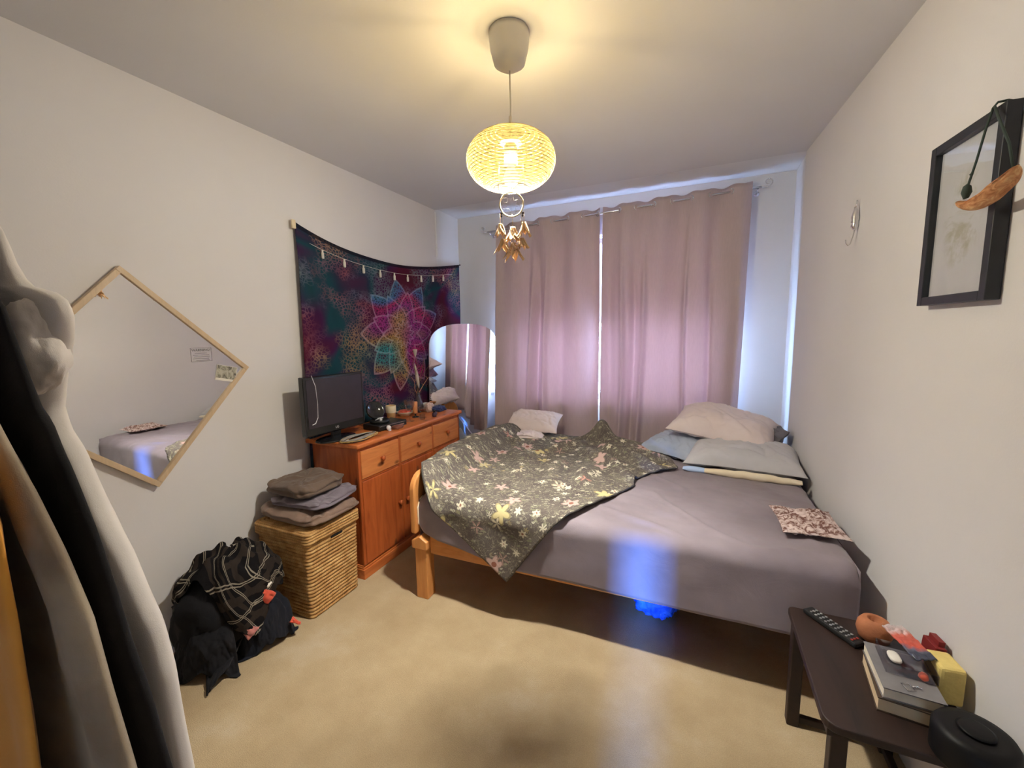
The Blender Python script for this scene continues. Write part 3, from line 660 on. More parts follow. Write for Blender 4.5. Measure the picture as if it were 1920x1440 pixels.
B().lathe([(.001, .03), (.017, .03), (.019, .036), (.019, .118), (.016, .122), (.001, .121)], 24).build('wax', plain('orange_wax', (.62, .25, .10), .5), cd, True)
B().lathe([(.001, 0), (.026, 0), (.026, .004), (.007, .010), (.007, .024), (.020, .031), (.001, .031)], 24).build('holder', M['black'], cd, True)
B().tube([(0, 0, .121), (.001, 0, .130)], .0009, 6).build('wick', M['black'], cd)
vs_ = thing('dried_flower_vase', 'dark glass vase of dried branches and seed pods before the tapestry', 'vase', onD(-2.10, 2.78))
B().lathe([(.001, 0), (.034, 0), (.044, .03), (.040, .075), (.020, .12), (.017, .15), (.024, .165), (.021, .165), (.014, .15), (.001, .14)], 30).build('vase_body', plain('dark_vase', (.05, .04, .05), .15, .6), vs_, True)
M['twig'] = plain('dry_twig', (.20, .12, .075), .8); M['twig2'] = plain('orange_twig', (.55, .26, .14), .8); M['pod'] = plain('pale_seed_pod', (.52, .45, .38), .8)
rnd = random.Random(11)
def branch(pts, r, mat, tw=4):
    b = B(); P = [Vector(p) for p in pts]; b.tube(P, [r*(1-.6*i/(len(P)-1)) for i in range(len(P))], 7)
    for q in range(tw):
        i = rnd.randrange(1, len(P)); o = P[i]; d = Vector((rnd.uniform(-.3, .3), rnd.uniform(-1, 1), rnd.uniform(.1, 1))).normalized()*rnd.uniform(.03, .06)
        b.tube([o, o+d*.5+Vector((0, 0, .005)), o+d], [r*.5, r*.35, r*.2], 6)
    b.build('branch', mat, vs_, True)
branch([(0, 0, .14), (.01, -.02, .26), (.03, -.05, .34), (.03, -.09, .40)], .0035, M['twig'])
branch([(0, 0, .14), (.02, -.06, .20), (.05, -.10, .26), (.05, -.13, .30)], .003, M['twig2'], 3)
branch([(0, 0, .14), (.03, .04, .22), (.04, .09, .27), (.04, .14, .29)], .003, M['twig2'], 3)
branch([(0, 0, .14), (.0, .02, .26), (.02, .06, .36), (.02, .08, .44)], .003, M['twig'], 4)
branch([(0, 0, .14), (-.01, .04, .24), (.01, .10, .33), (.02, .16, .38)], .003, M['twig'], 5)
branch([(0, 0, .14), (.0, -.01, .28), (.0, .01, .40), (.0, -.01, .485)], .0025, M['twig'], 2)
# long pod and cup-shaped pod
Mt = Matrix.Translation((.02, -.005, .20))@Matrix.Rotation(math.radians(12), 4, 'X')
b = B(); b.lathe([(.002, 0), (.010, .03), (.014, .08), (.013, .13), (.007, .18), (.001, .21)], 14, (0, 0, 0)); b.v = [tuple(Mt@Vector(v)) for v in b.v]; b.build('long_pod', M['pod'], vs_, True)
B().lathe([(.003, .455), (.010, .47), (.016, .50), (.018, .515), (.014, .512), (.006, .485)], 12, (0, -.01, -.0)).build('cup_pod', M['pod'], vs_, True)
tag(blob('seashell', plain('blush_shell', (.62, .46, .42), .4, var=.2), onD(-2.02, 2.815, .036), (.034, .042, .038), 8, .22, pw=.8), 'pale pink rounded seashell right of the dried flower vase', 'seashell')
tag(blob('folded_cloth', M['navy'], onD(-1.965, 2.872, .022), (.048, .060, .024), 3, .25, pw=.7), 'crumpled navy cloth on the far end of the sideboard', 'cloth')
bx = thing('small_box', 'small grey box with pale lid at the far end of sideboard', 'box', onD(-2.12, 2.925)); B().box(-.04, .04, -.03, .03, 0, .036).build('box_body', plain('grey_card', (.32, .33, .38), .6), bx, bevel=.003); B().box(-.042, .042, -.032, .032, .0365, .050).build('lid', M['white'], bx, bevel=.005)
for i, (x, y, h) in enumerate(((-1.86, 2.66, .05), (-1.895, 2.72, .04))):
    pb = thing('perfume_bottle', ('dark little bottle in front of the seashell, nearer the sideboard edge', 'dark little bottle in front of the seashell, nearer the wall')[i], 'bottle', onD(x, y), 0, 'dark little bottles on the sideboard')
    B().lathe([(.001, 0), (.016, 0), (.018, h*.3), (.015, h*.6), (.006, h*.75), (.001, h*.75)], 20).build('bottle_body', plain('dark_glass', (.06, .03, .06), .1, .6), pb, True)
    B().lathe([(.007, h*.75), (.007, h), (.001, h)], 14).build('cap', M['black'], pb, True)

# ================================================================== SEAGRASS BASKET
bk = thing('seagrass_basket', 'square lidded seagrass laundry basket between clothes heap and sideboard', 'basket', (-1.995, 1.588, 0))
def rsq(hx, hy, r, z, n=6):
    pts = []
    for cx, cy, a0 in ((hx-r, hy-r, 0), (-hx+r, hy-r, PI/2), (-hx+r, -hy+r, PI), (hx-r, -hy+r, 1.5*PI)):
        for i in range(n+1): a = a0+PI/2*i/n; pts.append((cx+r*math.cos(a), cy+r*math.sin(a), z))
    # subdivide the long sides so the coils can wobble
    out = []
    for i, p in enumerate(pts):
        q = pts[(i+1) % len(pts)]; out.append(p); L = math.dist(p, q)
        if L > .05:
            for t in range(1, 10): out.append(tuple(a+(b_-a)*t/10 for a, b_ in zip(p, q)))
    return out
b = B(); rows = 21
def twist(pts, seed, amp=.0012): return [(x+amp*math.sin(i*2.4+seed), y+amp*math.cos(i*2.1+seed), z+amp*.6*math.sin(i*1.3+seed*2)) for i, (x, y, z) in enumerate(pts)]
for i in range(rows):
    z = .010+i*.0200; t = i/rows; hx, hy = .178+.012*t, .158+.008*t
    b.tube(twist(rsq(hx, hy, .022, z), i), .0104, 10, closed=True)
b.box(-.164, .164, -.144, .144, .004, .425)
b.build('basket_body', M['wicker'], bk, True)
b = B()
for i in range(4): b.tube(twist(rsq(.203, .178, .024, .428+i*.0150), i+40), .0085, 8, closed=True)
for i in range(11): b.tube(twist(rsq(.194-i*.0165, .170-i*.0145, .02 if i < 8 else .008, .481+.002*min(i, 3)), i+60), .0088, 8, closed=True)
b.box(-.19, .19, -.165, .165, .44, .480)
b.build('lid', M['wicker'], bk, True)
B().box(.196, .2010, -.028, .052, .392, .408).build('handle_slot_shade', M['black'], bk, bevel=.004)  # black strip stands in for the shade inside the handle opening
B().tube([(.196, -.032, .388), (.198, .056, .388)], .006, 8).build('slot_rim', M['wicker'], bk, True)
# folded clothes on the basket
def garment(name, mat, c, sx, sy, sz, seed, label, cat, rot=0, layers=2):
    b = B()
    def fn(u, v):
        th = 2*PI*u; ph = PI*v
        def sg(x, p): return math.copysign(abs(x)**p, x)
        cs, sn, sp_, cp_ = math.cos(th), math.sin(th), math.sin(ph), math.cos(ph)
        x = sg(cs, .38)*sg(sp_, .38); y = sg(sn, .38)*sg(sp_, .38); z = sg(cp_, .9)
        rr = 1+.13*noise.noise(Vector((cs*1.5, sn*1.5, seed)))+.07*noise.noise(Vector((cs*3+seed, sn*3, z*1.5)))
        X, Y = x*sx*rr, y*sy*rr
        q = Vector((X*7+seed, Y*7, seed*1.3)); lump = noise.fractal(q, .7, 2.0, 4)
        crease = max(0, 1-abs(noise.noise(Vector((X*9+Y*3+seed, Y*5, seed))))*7)
        Z = z*sz
        if z > 0: Z += .020*lump-.013*crease*abs(z)
        else: Z += .004*lump
        # rolled folded layers round the rim
        k_ = .010*abs(math.sin((z*.5+.5)*PI*layers+.8*noise.noise(Vector((cs*2, sn*2, seed*2)))))*sp_
        X += k_*cs; Y += k_*sn
        Z -= .020*max(0, abs(x)-.6)**2*(1 if z > 0 else 0)
        Z = max(Z, -sz*.95)
        cr, sr = math.cos(rot), math.sin(rot)
        return (c[0]+X*cr-Y*sr, c[1]+X*sr+Y*cr, c[2]+Z)
    b.grid(fn, 150, 70, wrap=True)
    return tag(b.build(name, mat, None, True), label, cat)
garment('folded_jumper', M['brown3'], (-1.975, 1.592, .536), .215, .170, .041, 1.0, 'taupe jumper at the bottom of the folded pile on basket', 'jumper')
garment('folded_trousers', M['brown2'], (-1.955, 1.620, .602), .180, .155, .032, 3.0, 'grey lilac trousers folded in the middle of the basket pile', 'trousers', .15)
garment('folded_shirt', M['brown1'], (-2.005, 1.605, .664), .160, .140, .046, 6.0, 'dark brown crumpled shirt on top of the basket pile', 'shirt', -.1)

# ================================================================== CLOTHES HEAP ON THE FLOOR
def drape(name, mat, c, r, th0, th1, hem, seed, label, cat, z0=0.004, rip=.05, nr=14, pole=0.0, uvs=2.2, nu=130, nv=60):
    b = B()
    def fn(u, v):
        th = th0+(th1-th0)*u; hm = hem(u)
        s_ = pole+(hm-pole)*v
        if s_ < PI/2: rad = math.sin(s_); z = math.cos(s_)
        else: rad = 1+.10*(s_-PI/2); z = -(s_-PI/2)
        f = 1+rip*math.sin(th*nr*.5+seed+1.5*math.sin(v*3))*smooth(.2, 1.2, s_)+.10*noise.fractal(Vector((math.cos(th)*rad*2, math.sin(th)*rad*2, seed+z)), .8, 2, 4)
        x, y = r[0]*rad*math.cos(th)*f, r[1]*rad*math.sin(th)*f
        zz = c[2]+r[2]*z*(1+.06*nz(th*2, s_*3, seed))+.018*nz(math.cos(th)*rad*4, math.sin(th)*rad*4, seed, 1)*2
        out = 0
        if zz < z0: out = min(.12, (z0-zz)*.7); zz = z0+.006*abs(nz(th*4, s_*8, seed))
        return (max(XL+.008, c[0]+x+out*math.cos(th)), c[1]+y+out*math.sin(th), zz)
    def UV(a, q):
        p = Vector(fn(a, q)); wx = p.x+.015*nz(p.x*6, p.y*6, p.z*6+seed); wz = p.z+.015*nz(p.x*6, p.y*6, p.z*6+9)
        tw = .35*nz(a*2, q*1.5, seed); uu, vv_ = (wx*.5+p.y*.87)*uvs, (wz+(wx*.87-p.y*.5)*.5)*uvs
        return (uu*math.cos(tw)-vv_*math.sin(tw), uu*math.sin(tw)+vv_*math.cos(tw))
    b.grid(fn, nu, nv, UV)
    return tag(b.build(name, mat, None, True, solid=.003), label, cat)
tag(blob('black_jumper', M['blackcloth'], (-2.035, 1.13, .205), (.160, .20, .205), 12, .12, pw=.85), 'bulky black jumper bundled at the core of the floor heap', 'jumper')
drape('plaid_shirt', M['plaid'], (-2.02, 1.165, .30), (.185, .215, .20), -2.6, 2.2, lambda u: 1.75+.55*math.sin(u*9.5+2.2)+.35*math.sin(u*17), 2.0, 'black flannel shirt with pale plaid lines thrown over the clothes heap', 'shirt', pole=.05, z0=.03, uvs=8.0, rip=.07, nr=9)
drape('black_trousers', M['blackcloth'], (-2.0, 1.10, .12), (.17, .18, .16), -2.4, -.3, lambda u: 2.35+.35*math.sin(u*7), 7.0, 'black trousers spilling forward from the heap onto the carpet', 'trousers', pole=.3)
tag(B().grid(lambda u, v: (-2.02+.20*u+.05*v*(1-u), 1.02-.115*u-.05*math.sin(v*3)*.5+.22*v*(1-.55*u), .030+.13*v*(1-.75*u)+.010*nz(u*5, v*5, 2)-.022*u*(1-v)), 30, 24).build('black_scarf', M['blackcloth'], None, True, solid=.006), 'flat pointed black scarf end reaching furthest onto the carpet', 'scarf')
drape('black_skirt', fabric('blue_black_cloth', (.012, .013, .019), wr=16, sheen=.03), (-1.935, 1.235, .10), (.125, .125, .17), -1.9, .9, lambda u: 2.15+.25*math.sin(u*6+1), 9.0, 'blue-black skirt bunched in front of the basket foot', 'skirt', pole=.2, rip=.04)
def rag(name, mat, c, a, b_, seed, label, cat, n):
    n = Vector(n).normalized(); t = n.orthogonal().normalized(); q = n.cross(t)
    g = B().grid(lambda u, v: Vector(c)+t*(u-.5)*a*(.7+.3*math.sin(v*3+seed))+q*(v-.5)*b_+n*(.012*nz(u*4, v*4, seed)-.018*((u-.5)**2+(v-.5)**2)*4*.5), 16, 16)
    return tag(g.build(name, mat, None, True, solid=.004), label, cat)
rag('red_sock', M['redcloth'], (-1.83, 1.195, .275), .055, .075, 1, 'red and white patterned sock poking out below the plaid shirt', 'sock', (1, -.6, .3))
rag('white_sock', M['whitecloth'], (-1.845, 1.215, .318), .035, .035, 2, 'white cloth end just above the red patterned sock', 'sock', (1, -.6, .4))
rag('pink_top', M['pinkcloth'], (-1.835, 1.09, .175), .085, .095, 3, 'dusty pink top showing between the black clothes of the heap', 'top', (1, -.8, .3))
rag('red_ribbon', M['redcloth'], (-1.775, 1.30, .085), .030, .05, 4, 'small red and cream cloth end at the right foot of heap', 'ribbon', (1, -.5, .3))
# ================================================================== BED (local: x along the bed, y across, origin at the near left foot)
BA = math.radians(1.2)
bed = thing('pine_bed', 'pine double bed frame with rounded footboard in the window bay', 'bed', (-1.425, 1.80, 0), BA)
BL, BW = 2.004, 1.62
for yy in (0, BW-.075): B().box(0, .075, yy, yy+.075, 0, .30).prism([(-.012, .30), (.087, .30), (.087, .345), (.040, .372), (-.012, .345)], yy-.012, yy+.085, 'y').build('leg', M['bedpine_z'], bed, bevel=.004)
for yy in (.03, BW-.10): B().box(BL-.10, BL-.03, yy, yy+.07, 0, .28).build('leg', M['bedpine_z'], bed, bevel=.004)
# footboard: panel across the left end with rounded upper corners
pts = [(-.004, .38), (BW+.004, .38), (BW+.004, .60)]+[(BW-.09+.094*math.cos(a), .62+.10*math.sin(a)) for a in [PI/2*i/10 for i in range(11)]]+[(.09-.094*math.cos(a), .62+.10*math.sin(a)) for a in [PI/2*(1-i/10) for i in range(11)]]
B().prism(pts, -.020, .014, 'x').build('footboard', M['bedpine_z'], bed, bevel=.008, seg=3)
B().box(.088, BL-.02, .022, .050, .268, .372).build('side_rail', M['bedpine_x'], bed, bevel=.004)
B().box(.088, BL-.02, BW-.036, BW-.008, .268, .372).build('side_rail', M['bedpine_x'], bed, bevel=.004)
B().box(BL-.03, BL, .04, BW-.04, .22, .44).build('headboard_rail', M['bedpine_x'], bed, bevel=.004)
b = B()
for i in range(14): b.box(.12+i*.135, .20+i*.135, .037, BW-.037, .322, .340)
o = b.build('slats', M['bedpine_x'], bed)
def bedt(name, label, cat): return thing(name, label, cat, (-1.425, 1.80, 0), BA)
mt = bedt('mattress', 'thick mattress under the mauve sheet on the pine bed', 'mattress')
B().box(.035, BL-.010, .045, BW-.045, .342, .575).build('mattress_body', M['mattress'], mt, bevel=.05, seg=4)
ZT = .598
# fitted sheet: one continuous cloth over top, near side and ends
def hem_z(x): return interp([(.0, .455), (.05, .395), (.15, .362), (.30, .345), (.45, .318), (.6, .300), (.9, .294), (1.5, .292), (2.02, .294)], x)
def sheetf(u, v):
    x = .022+u*(BL-.020)
    R = .06; y0 = .010; hz = hem_z(x); side = (ZT-R)-hz; arc = R*PI/2; flat = BW-.06-R
    s_ = v*(side+arc+flat)
    wr = .0
    if s_ < side: z = hz+s_; y = y0-.006*math.sin(x*5)*(1-s_/side)-.010*(1-s_/side)*(nz(x*3, 0, 1)); y += .006*nz(x*7, z*3, 4)*(1-abs(2*s_/side-1))
    elif s_ < side+arc: a = (s_-side)/R; y = y0+R-R*math.cos(a); z = ZT-R+R*math.sin(a)
    else: y = y0+R+(s_-side-arc); z = ZT
    if s_ > side*.9:
        q = noise.fractal(Vector((x*1.6, y*5+x*1.5, 2.0)), .8, 2.1, 5); z += .009*q+.007*max(0, 1-abs(nz(x*2.2, y*4+x*2, 7))*8)
    # sag at the near edge, rounded ends
    e = min(x-.022, BL-.0+.002-x); 
    if e < .05: z -= (.05-e)**2*10 if s_ > side else 0; y += (.05-e)*.25 if s_ < side+arc else 0
    z -= .012*smooth(.25, 0, y)*smooth(.2, .6, x)
    return Vector((x, y, z))
sh = bedt('bed_sheet', 'mauve fitted sheet pulled over the mattress of the pine bed', 'bed sheet')
b = B(); b.grid(sheetf, 240, 150); b.build('sheet_cloth', M['sheet'], sh, True, solid=.002, off=1)
# right and left end cloth
b = B(); b.grid(lambda u, v: Vector((BL-.001+.012*math.sin(v*PI)*.5, sheetf(1, 1).y*u+.03*(1-u), (.30+(ZT-.02-.30)*v))), 60, 12)
b.build('end_cloth', M['sheet'], sh, True, solid=.002)
b = B(); pts = [sheetf(0, i/60*.30)+Vector((-.004, -.002, 0)) for i in range(61)]; b.tube(pts, .0045, 8); b.build('elastic_hem', M['cream'], sh, True)
b = B(); b.grid(lambda u, v: Vector((.020-.004*u, .03+.9*u, .36+(ZT-.03-.36)*v)), 30, 12); b.build('end_cloth', M['sheet'], sh, True, solid=.002)

# ---- floral coverlet, outline traced on the bed in unfolded cloth coordinates (world x, t)
LB = lambda p: Matrix.Rotation(-BA, 3, 'Z') @ (Vector((p[0], p[1], 0))-Vector((-1.425, 1.80, 0)))
YE = .005   # bed-local y of near side face for the hanging part
def resamp(P, n):
    P = [Vector(p) for p in P]; L = [0]
    for a, b_ in zip(P, P[1:]): L.append(L[-1]+(b_-a).length)
    out = []
    for i in range(n):
        s_ = L[-1]*i/(n-1); k_ = max(j for j in range(len(L)) if L[j] <= s_+1e-9); k_ = min(k_, len(P)-2)
        t = (s_-L[k_])/max(1e-9, L[k_+1]-L[k_]); out.append(P[k_].lerp(P[k_+1], t))
    return out
# bed-local (x, t): t<0 hangs down the near side by -t, t>0 lies on top
tipx = .565
near = [(-.055, .30), (-.04, .16), (.06, .02), (.20, -.09), (.34, -.19), (.47, -.28), (.565, -.360), (.62, -.28), (.70, -.17), (.80, -.035), (.86, .02), (.93, .13), (1.03, .35), (1.12, .56), (1.085, .62), (1.115, .66), (1.18, .80), (1.34, .93)]
far = [(-.055, .30), (-.065, .50), (-.07, .78), (-.06, 1.08), (.02, 1.30), (.16, 1.46), (.34, 1.50), (.50, 1.52), (.62, 1.52), (.72, 1.54), (.86, 1.52), (.98, 1.52), (1.10, 1.48), (1.20, 1.30), (1.27, 1.15), (1.34, .93)]
NU, NV = 200, 120
nearR, farR = resamp(near, NU), resamp(far, NU)
TOPZ = ZT+.018
def fold(x, t):
    wx = x+.06*nz(x*4, t*4, 11); wt = t+.08*nz(x*4, t*4, 23)
    h = .020*noise.fractal(Vector((x*3, t*3, 5)), .8, 2.1, 5)+.012*math.exp(-(nz(x*2.2+t*.8, t*2.6, 31)*7)**2)
    for (ax, ay, bx_, by_, wdt, hh) in FOLDS:
        A, Bv, P = Vector((ax, ay)), Vector((bx_, by_)), Vector((wx, wt)); d = Bv-A; q = max(0, min(1, (P-A).dot(d)/d.dot(d))); dist = (P-A-d*q).length
        h += 1.45*hh*math.exp(-(dist/wdt)**2)*math.sin(PI*(.12+.76*q))
    return h
FOLDS = [(.40, .95, .66, 1.30, .05, .040), (.36, .92, .50, .40, .055, .026), (.58, .85, .66, .30, .055, .028), (.78, .80, .90, .35, .05, .022), (.72, 1.05, 1.12, .62, .035, .050),
         (.78, 1.20, 1.25, .88, .04, .050), (.60, 1.42, 1.05, 1.30, .07, .060), (.74, 1.36, .88, 1.44, .07, .080), (1.0, 1.10, 1.28, 1.10, .05, .045), (.10, 1.2, .34, .7, .03, .02), (.92, .75, 1.10, .58, .035, .026), (.0, .9, .5, 1.4, .05, .025)]
def covf(u, v):
    i = u*(NU-1); a = nearR[int(i)]; b_ = farR[int(i)]; p = a.lerp(b_, v); x, t = p.x, p.y
    R = .055; yf = .006-.020
    edge = min(v*(b_-a).length, 1)
    if x < .02:  # lies over the footboard
        tz = .735
    else: tz = TOPZ+(.735-TOPZ)*smooth(.16, .02, x)
    arc = R*PI/2; t0 = R+yf+.02
    if t > t0: y, z, nrm = t, tz, Vector((0, 0, 1))
    elif t > t0-arc: an = (t0-t)/R; y = t0-R*math.sin(an); z = tz-R+R*math.cos(an); nrm = Vector((0, -math.sin(an), math.cos(an)))
    else: y = yf-.012+.02; z = tz-R-(t0-arc-t); nrm = Vector((0, -1, 0))
    h = fold(x, t)*(1 if t > 0 else smooth(-.1, 0, t)*.8+.2)+(.006*math.sin(x*22+t*8) if t < 0 else 0)
    h = max(h, -.004)
    q = Vector((x, y, z))+nrm*h
    return q, (x, t)
cv = bedt('floral_coverlet', 'dark floral coverlet with yellow flowers spread askew over bed corner', 'coverlet')
b = B(); vs = []; uvv = []
for j in range(NV):
    for i in range(NU):
        q, uv_ = covf(i/(NU-1), j/(NV-1)); vs.append(q); uvv.append(uv_)
for it in range(5):   # relax the cloth a little so folds stay soft
    old = list(vs)
    for j in range(1, NV-1):
        for i in range(1, NU-1):
            q = j*NU+i; vs[q] = old[q]*.4+(old[q-1]+old[q+1]+old[q-NU]+old[q+NU])*.15
fs = []; us = []
for j in range(NV-1):
    for i in range(NU-1):
        f = (j*NU+i, j*NU+i+1, (j+1)*NU+i+1, (j+1)*NU+i); fs.append(f); us.append(tuple(uvv[q] for q in f))
b.add(vs, fs, us); b.build('cloth', M['floral'], cv, True, solid=.006, off=1)
hm = B(); loop = [covf(i/(NU-1), 0)[0]+Vector((0, -.002, .001)) for i in range(0, NU, 2)]; hm.tube(loop, .0042, 6); hm.build('bound_edge', M['floralback'], cv, True)

# ---- pillows
def pillow(name, mat, c, size, rot, seed, label, cat='pillow', th=.085, root=None, flat=.3):
    root = root or thing(name, label, cat, (0, 0, 0)); Rm = Matrix.Translation(c)@rot
    def side(sg_):
        def fn(u, v):
            a, b_ = 2*u-1, 2*v-1
            e = max(0, (1-abs(a)**3))**.62*max(0, (1-abs(b_)**3))**.62
            pin = 1-.05*(1-abs(a)**2)*0-.06*(b_**2)*(1-a*a); px = a*size[0]/2*(1-.07*(1-b_*b_)*(1 if abs(a) > .0 else 0)*a*a); py = b_*size[1]/2*(1-.08*(1-a*a)*b_*b_)
            z = sg_*th*e*(1 if sg_ > 0 else flat)
            z += (e**.5)*(.022*noise.fractal(Vector((a*1.5+seed, b_*1.2, sg_)), .8, 2.0, 4)-.012*max(0, 1-abs(noise.noise(Vector((a*3+b_*2.2, b_*2, seed*3))))*6))
            return Rm@Vector((px, py, z+.001*sg_))
        return fn
    b = B(); b.grid(side(1), 56, 40); b.grid(side(-1), 56, 40)
    o = b.build('pillow_body', mat, root, True); return root, Rm
Rx = lambda d: Matrix.Rotation(math.radians(d), 4, 'X'); Ry = lambda d: Matrix.Rotation(math.radians(d), 4, 'Y'); Rz = lambda d: Matrix.Rotation(math.radians(d), 4, 'Z')
pillow('blue_pillow', M['pillow_blue'], (-.12, 3.14, .660), (.46, .36, 1), Rz(-32)@Rx(8), 3, 'blue grey pillow lying between coverlet and blush white pillow', th=.09)
gp, Rm = pillow('grey_pillow', M['pillow_grey'], (.270, 3.000, .668), (.66, .46, 1), Rz(-5)@Rx(5), 1, 'large grey pillow with open end showing its cream filling', th=.115)
# open end: cream inner pillow and light blue lining along the near edge
def inner(u, v):
    a = 2*PI*v; x = -.20+u*.50; r = .030*(math.sin(PI*min(1, .06+u*.9)))**.4
    return Rm@Vector((x, -.232-.020+.022*math.cos(a)*1.0+.006*nz(u*9, v*3, 1), -.022+r*math.sin(a)*.8+.006*nz(u*8, 0, 2)))
B().grid(inner, 50, 16).build('inner_pillow', M['cream'], gp, True)
def lining(u, v):
    a = 2*PI*v; x = -.325+u*.15; r = .024*(math.sin(PI*(.04+u*.92)))**.5
    return Rm@Vector((x, -.236-.012+.020*math.cos(a), -.026+r*math.sin(a)*.8))
B().grid(lining, 26, 14).build('lining', M['ltblue'], gp, True)
pillow('white_pillow', M['pillow_white'], (.165, 3.22, .805), (.66, .46, 1), Rz(-12)@Ry(8)@Rx(12), 9, 'plump blush white pillow on top of the grey pillow', th=.125, flat=.35)
pillow('charcoal_cushion', M['darkgrey'], (.470, 3.235, .745), (.20, .20, 1), Rz(6)@Ry(-50), 5, 'charcoal cushion corner standing against right wall behind pillows', 'cushion', th=.045, flat=.6)
pillow('lilac_pillow', M['lilac'], (.25, 3.40, .70), (.42, .14, 1), Rx(18), 6, 'lilac pillow edge behind the blush white pillow by the window', th=.07)
pillow('pale_pillow', M['pillow_white'], (-1.29, 3.31, .715), (.46, .30, 1), Rz(6)@Rx(20), 7, 'pale blush pillow at the far left corner of the bed', th=.085)
garment('folded_towel', M['pillow_white'], (-1.33, 3.10, .655), .17, .075, .026, 4.0, 'small folded pale towel in front of the far left pillow', 'towel', .2)
pc_, Rc = pillow('wheat_cushion', M['patt'], (.462, 2.165, .628), (.245, .30, 1), Rz(3), 8, 'small flat patterned brown and white cushion near the bed edge', 'cushion', th=.022)

# blue bag under the bed
tag(blob('blue_plastic_bag', M['bluebag'], (-.165, 2.17, .115), (.12, .11, .110), 21, .20, sc=2.6, nu=70, nv=44, base=-.113), 'shiny blue plastic bag on the carpet under the bed', 'bag')
st_ = thing('storage_case', 'low dark case in the shadow under the bed left of blue bag', 'case', (-.62, 2.42, 0), BA)
B().box(-.24, .24, -.16, .16, .0, .20).build('case_body', M['black'], st_, bevel=.02); B().tube([(-.06, -.165, .13), (-.05, -.185, .13), (.05, -.185, .13), (.06, -.165, .13)], .006, 8).build('handle', M['black'], st_, True)

# ================================================================== BEDSIDE BENCH
SA = 0.0746
bn = thing('bedside_bench', 'dark stained wooden bench beside the bed against the right wall', 'bench', (.335, 1.235, 0), 0)
SL, SW, SH = .525, .343, .45
def skew(v): return (v[0]+0*v[1], v[1], v[2])
pts = []
for cx, cy, a0 in ((SW-.02, SL-.02, 0), (.02, SL-.02, PI/2), (.04, .04, PI), (SW-.03, .03, 1.5*PI)):
    r = {0: .02, 1: .02, 2: .04, 3: .03}[(0, 1, 2, 3)[[0, PI/2, PI, 1.5*PI].index(a0)]]
    for i in range(7): a = a0+PI/2*i/6; pts.append((cx+r*math.cos(a), cy+r*math.sin(a)))
B().prism(pts, SH-.024, SH).build('bench_top', M['darkwood'], bn, bevel=.004)
B().box(.02, .038, .05, SL-.03, SH-.075, SH-.025).box(SW-.04, SW-.022, .05, SL-.03, SH-.075, SH-.025).build('apron', M['darkwood'], bn, bevel=.002)
for x, y in ((.012, SL-.052), (.03, .05), (SW-.055, SL-.052), (SW-.065, .05)): B().box(x, x+.040, y, y+.040, 0, SH-.025).build('leg', M['darkwood'], bn, bevel=.004)
B().box(.052, SW-.055, SL-.042, SL-.022, .012, .038).build('stretcher', M['darkwood'], bn, bevel=.003)
B().box(SW-.050, SW-.030, .09, SL-.052, .012, .038).build('stretcher', M['darkwood'], bn, bevel=.003)
# remote
M['grey_button'] = plain('grey_rubber', (.22, .22, .23), .5); M['dark_red_button'] = plain('dark_red_rubber', (.25, .03, .02), .5)
rm = thing('remote_control', 'slim black remote control lying at the bed end of bench', 'remote control', (.452, 1.672, SH), math.radians(38))
B().box(-.022, .022, -.095, .095, .001, .018).build('remote_body', M['black'], rm, bevel=.006)
for r_ in range(9):
    for c_ in range(3): B().lathe([(.0045, .018), (.0045, .0198), (.003, .0205), (.0002, .0205)], 10, (-.012+c_*.012, -.075+r_*.018, 0)).build('button', M['grey_button'] if r_ > 0 else M['dark_red_button'], rm, True)
M['clay'] = plain('terracotta', (.42, .16, .075), .75, var=.15, bump=.3)
br = thing('terracotta_holder', 'round terracotta candle holder with a hole on top of bench', 'candle holder', (.562, 1.660, SH))
B().lathe([(.001, 0), (.028, 0), (.042, .012), (.049, .036), (.046, .058), (.036, .073), (.023, .078), (.018, .074), (.016, .048), (.001, .046)], 40, cap=False).build('holder_body', M['clay'], br, True)
# books / box stack
bo1 = thing('book', 'thick cream paged book lying under the clear box', 'book', (.550, 1.427, SH), math.radians(-6))
M['pages'] = plain('cream_pages', (.72, .56, .36), .8, var=.06); M['cover'] = plain('dark_brown_cover', (.075, .05, .035), .5)
B().box(-.064, .060, -.094, .094, .003, .037).build('pages', M['pages'], bo1)
B().box(-.066, .066, -.097, .097, 0, .003).box(-.066, .066, -.097, .097, .037, .040).box(.060, .066, -.097, .097, .003, .037).build('cover', M['cover'], bo1)
bo2 = thing('book', 'grey covered book with binder clip, topmost of the two books', 'book', (.553, 1.430, SH+.0405), math.radians(-3))
M['gcov'] = plain('grey_cover', (.20, .19, .20), .35, .5)
B().box(-.062, .058, -.092, .092, .003, .029).build('pages', plain('white_pages', (.82, .74, .60), .8), bo2)
B().box(-.064, .064, -.095, .095, 0, .003).box(-.064, .064, -.095, .095, .029, .032).box(.058, .064, -.095, .095, .003, .029).build('cover', M['gcov'], bo2)
zb = SH+.0405+.0325
cl_ = thing('binder_clip', 'small silver binder clip lying on the grey book', 'clip', (.548, 1.362, zb+.0003), .3)
B().tube([(-.014, -.012, .002), (-.014, .012, .002), (.004, .012, .003), (.004, -.012, .003)], .0016, 6, closed=True).tube([(.004, 0, .003), (.018, .002, .004), (.024, -.006, .004)], .002, 6).build('clip_wire', M['chrome'], cl_, True)
bx = thing('plastic_box', 'open clear plastic box with bits standing on the grey book', 'box', (.568, 1.455, zb+.0003), math.radians(-4))
k = glass('frosted_plastic', (.82, .82, .86), .35); M['plastic'] = k
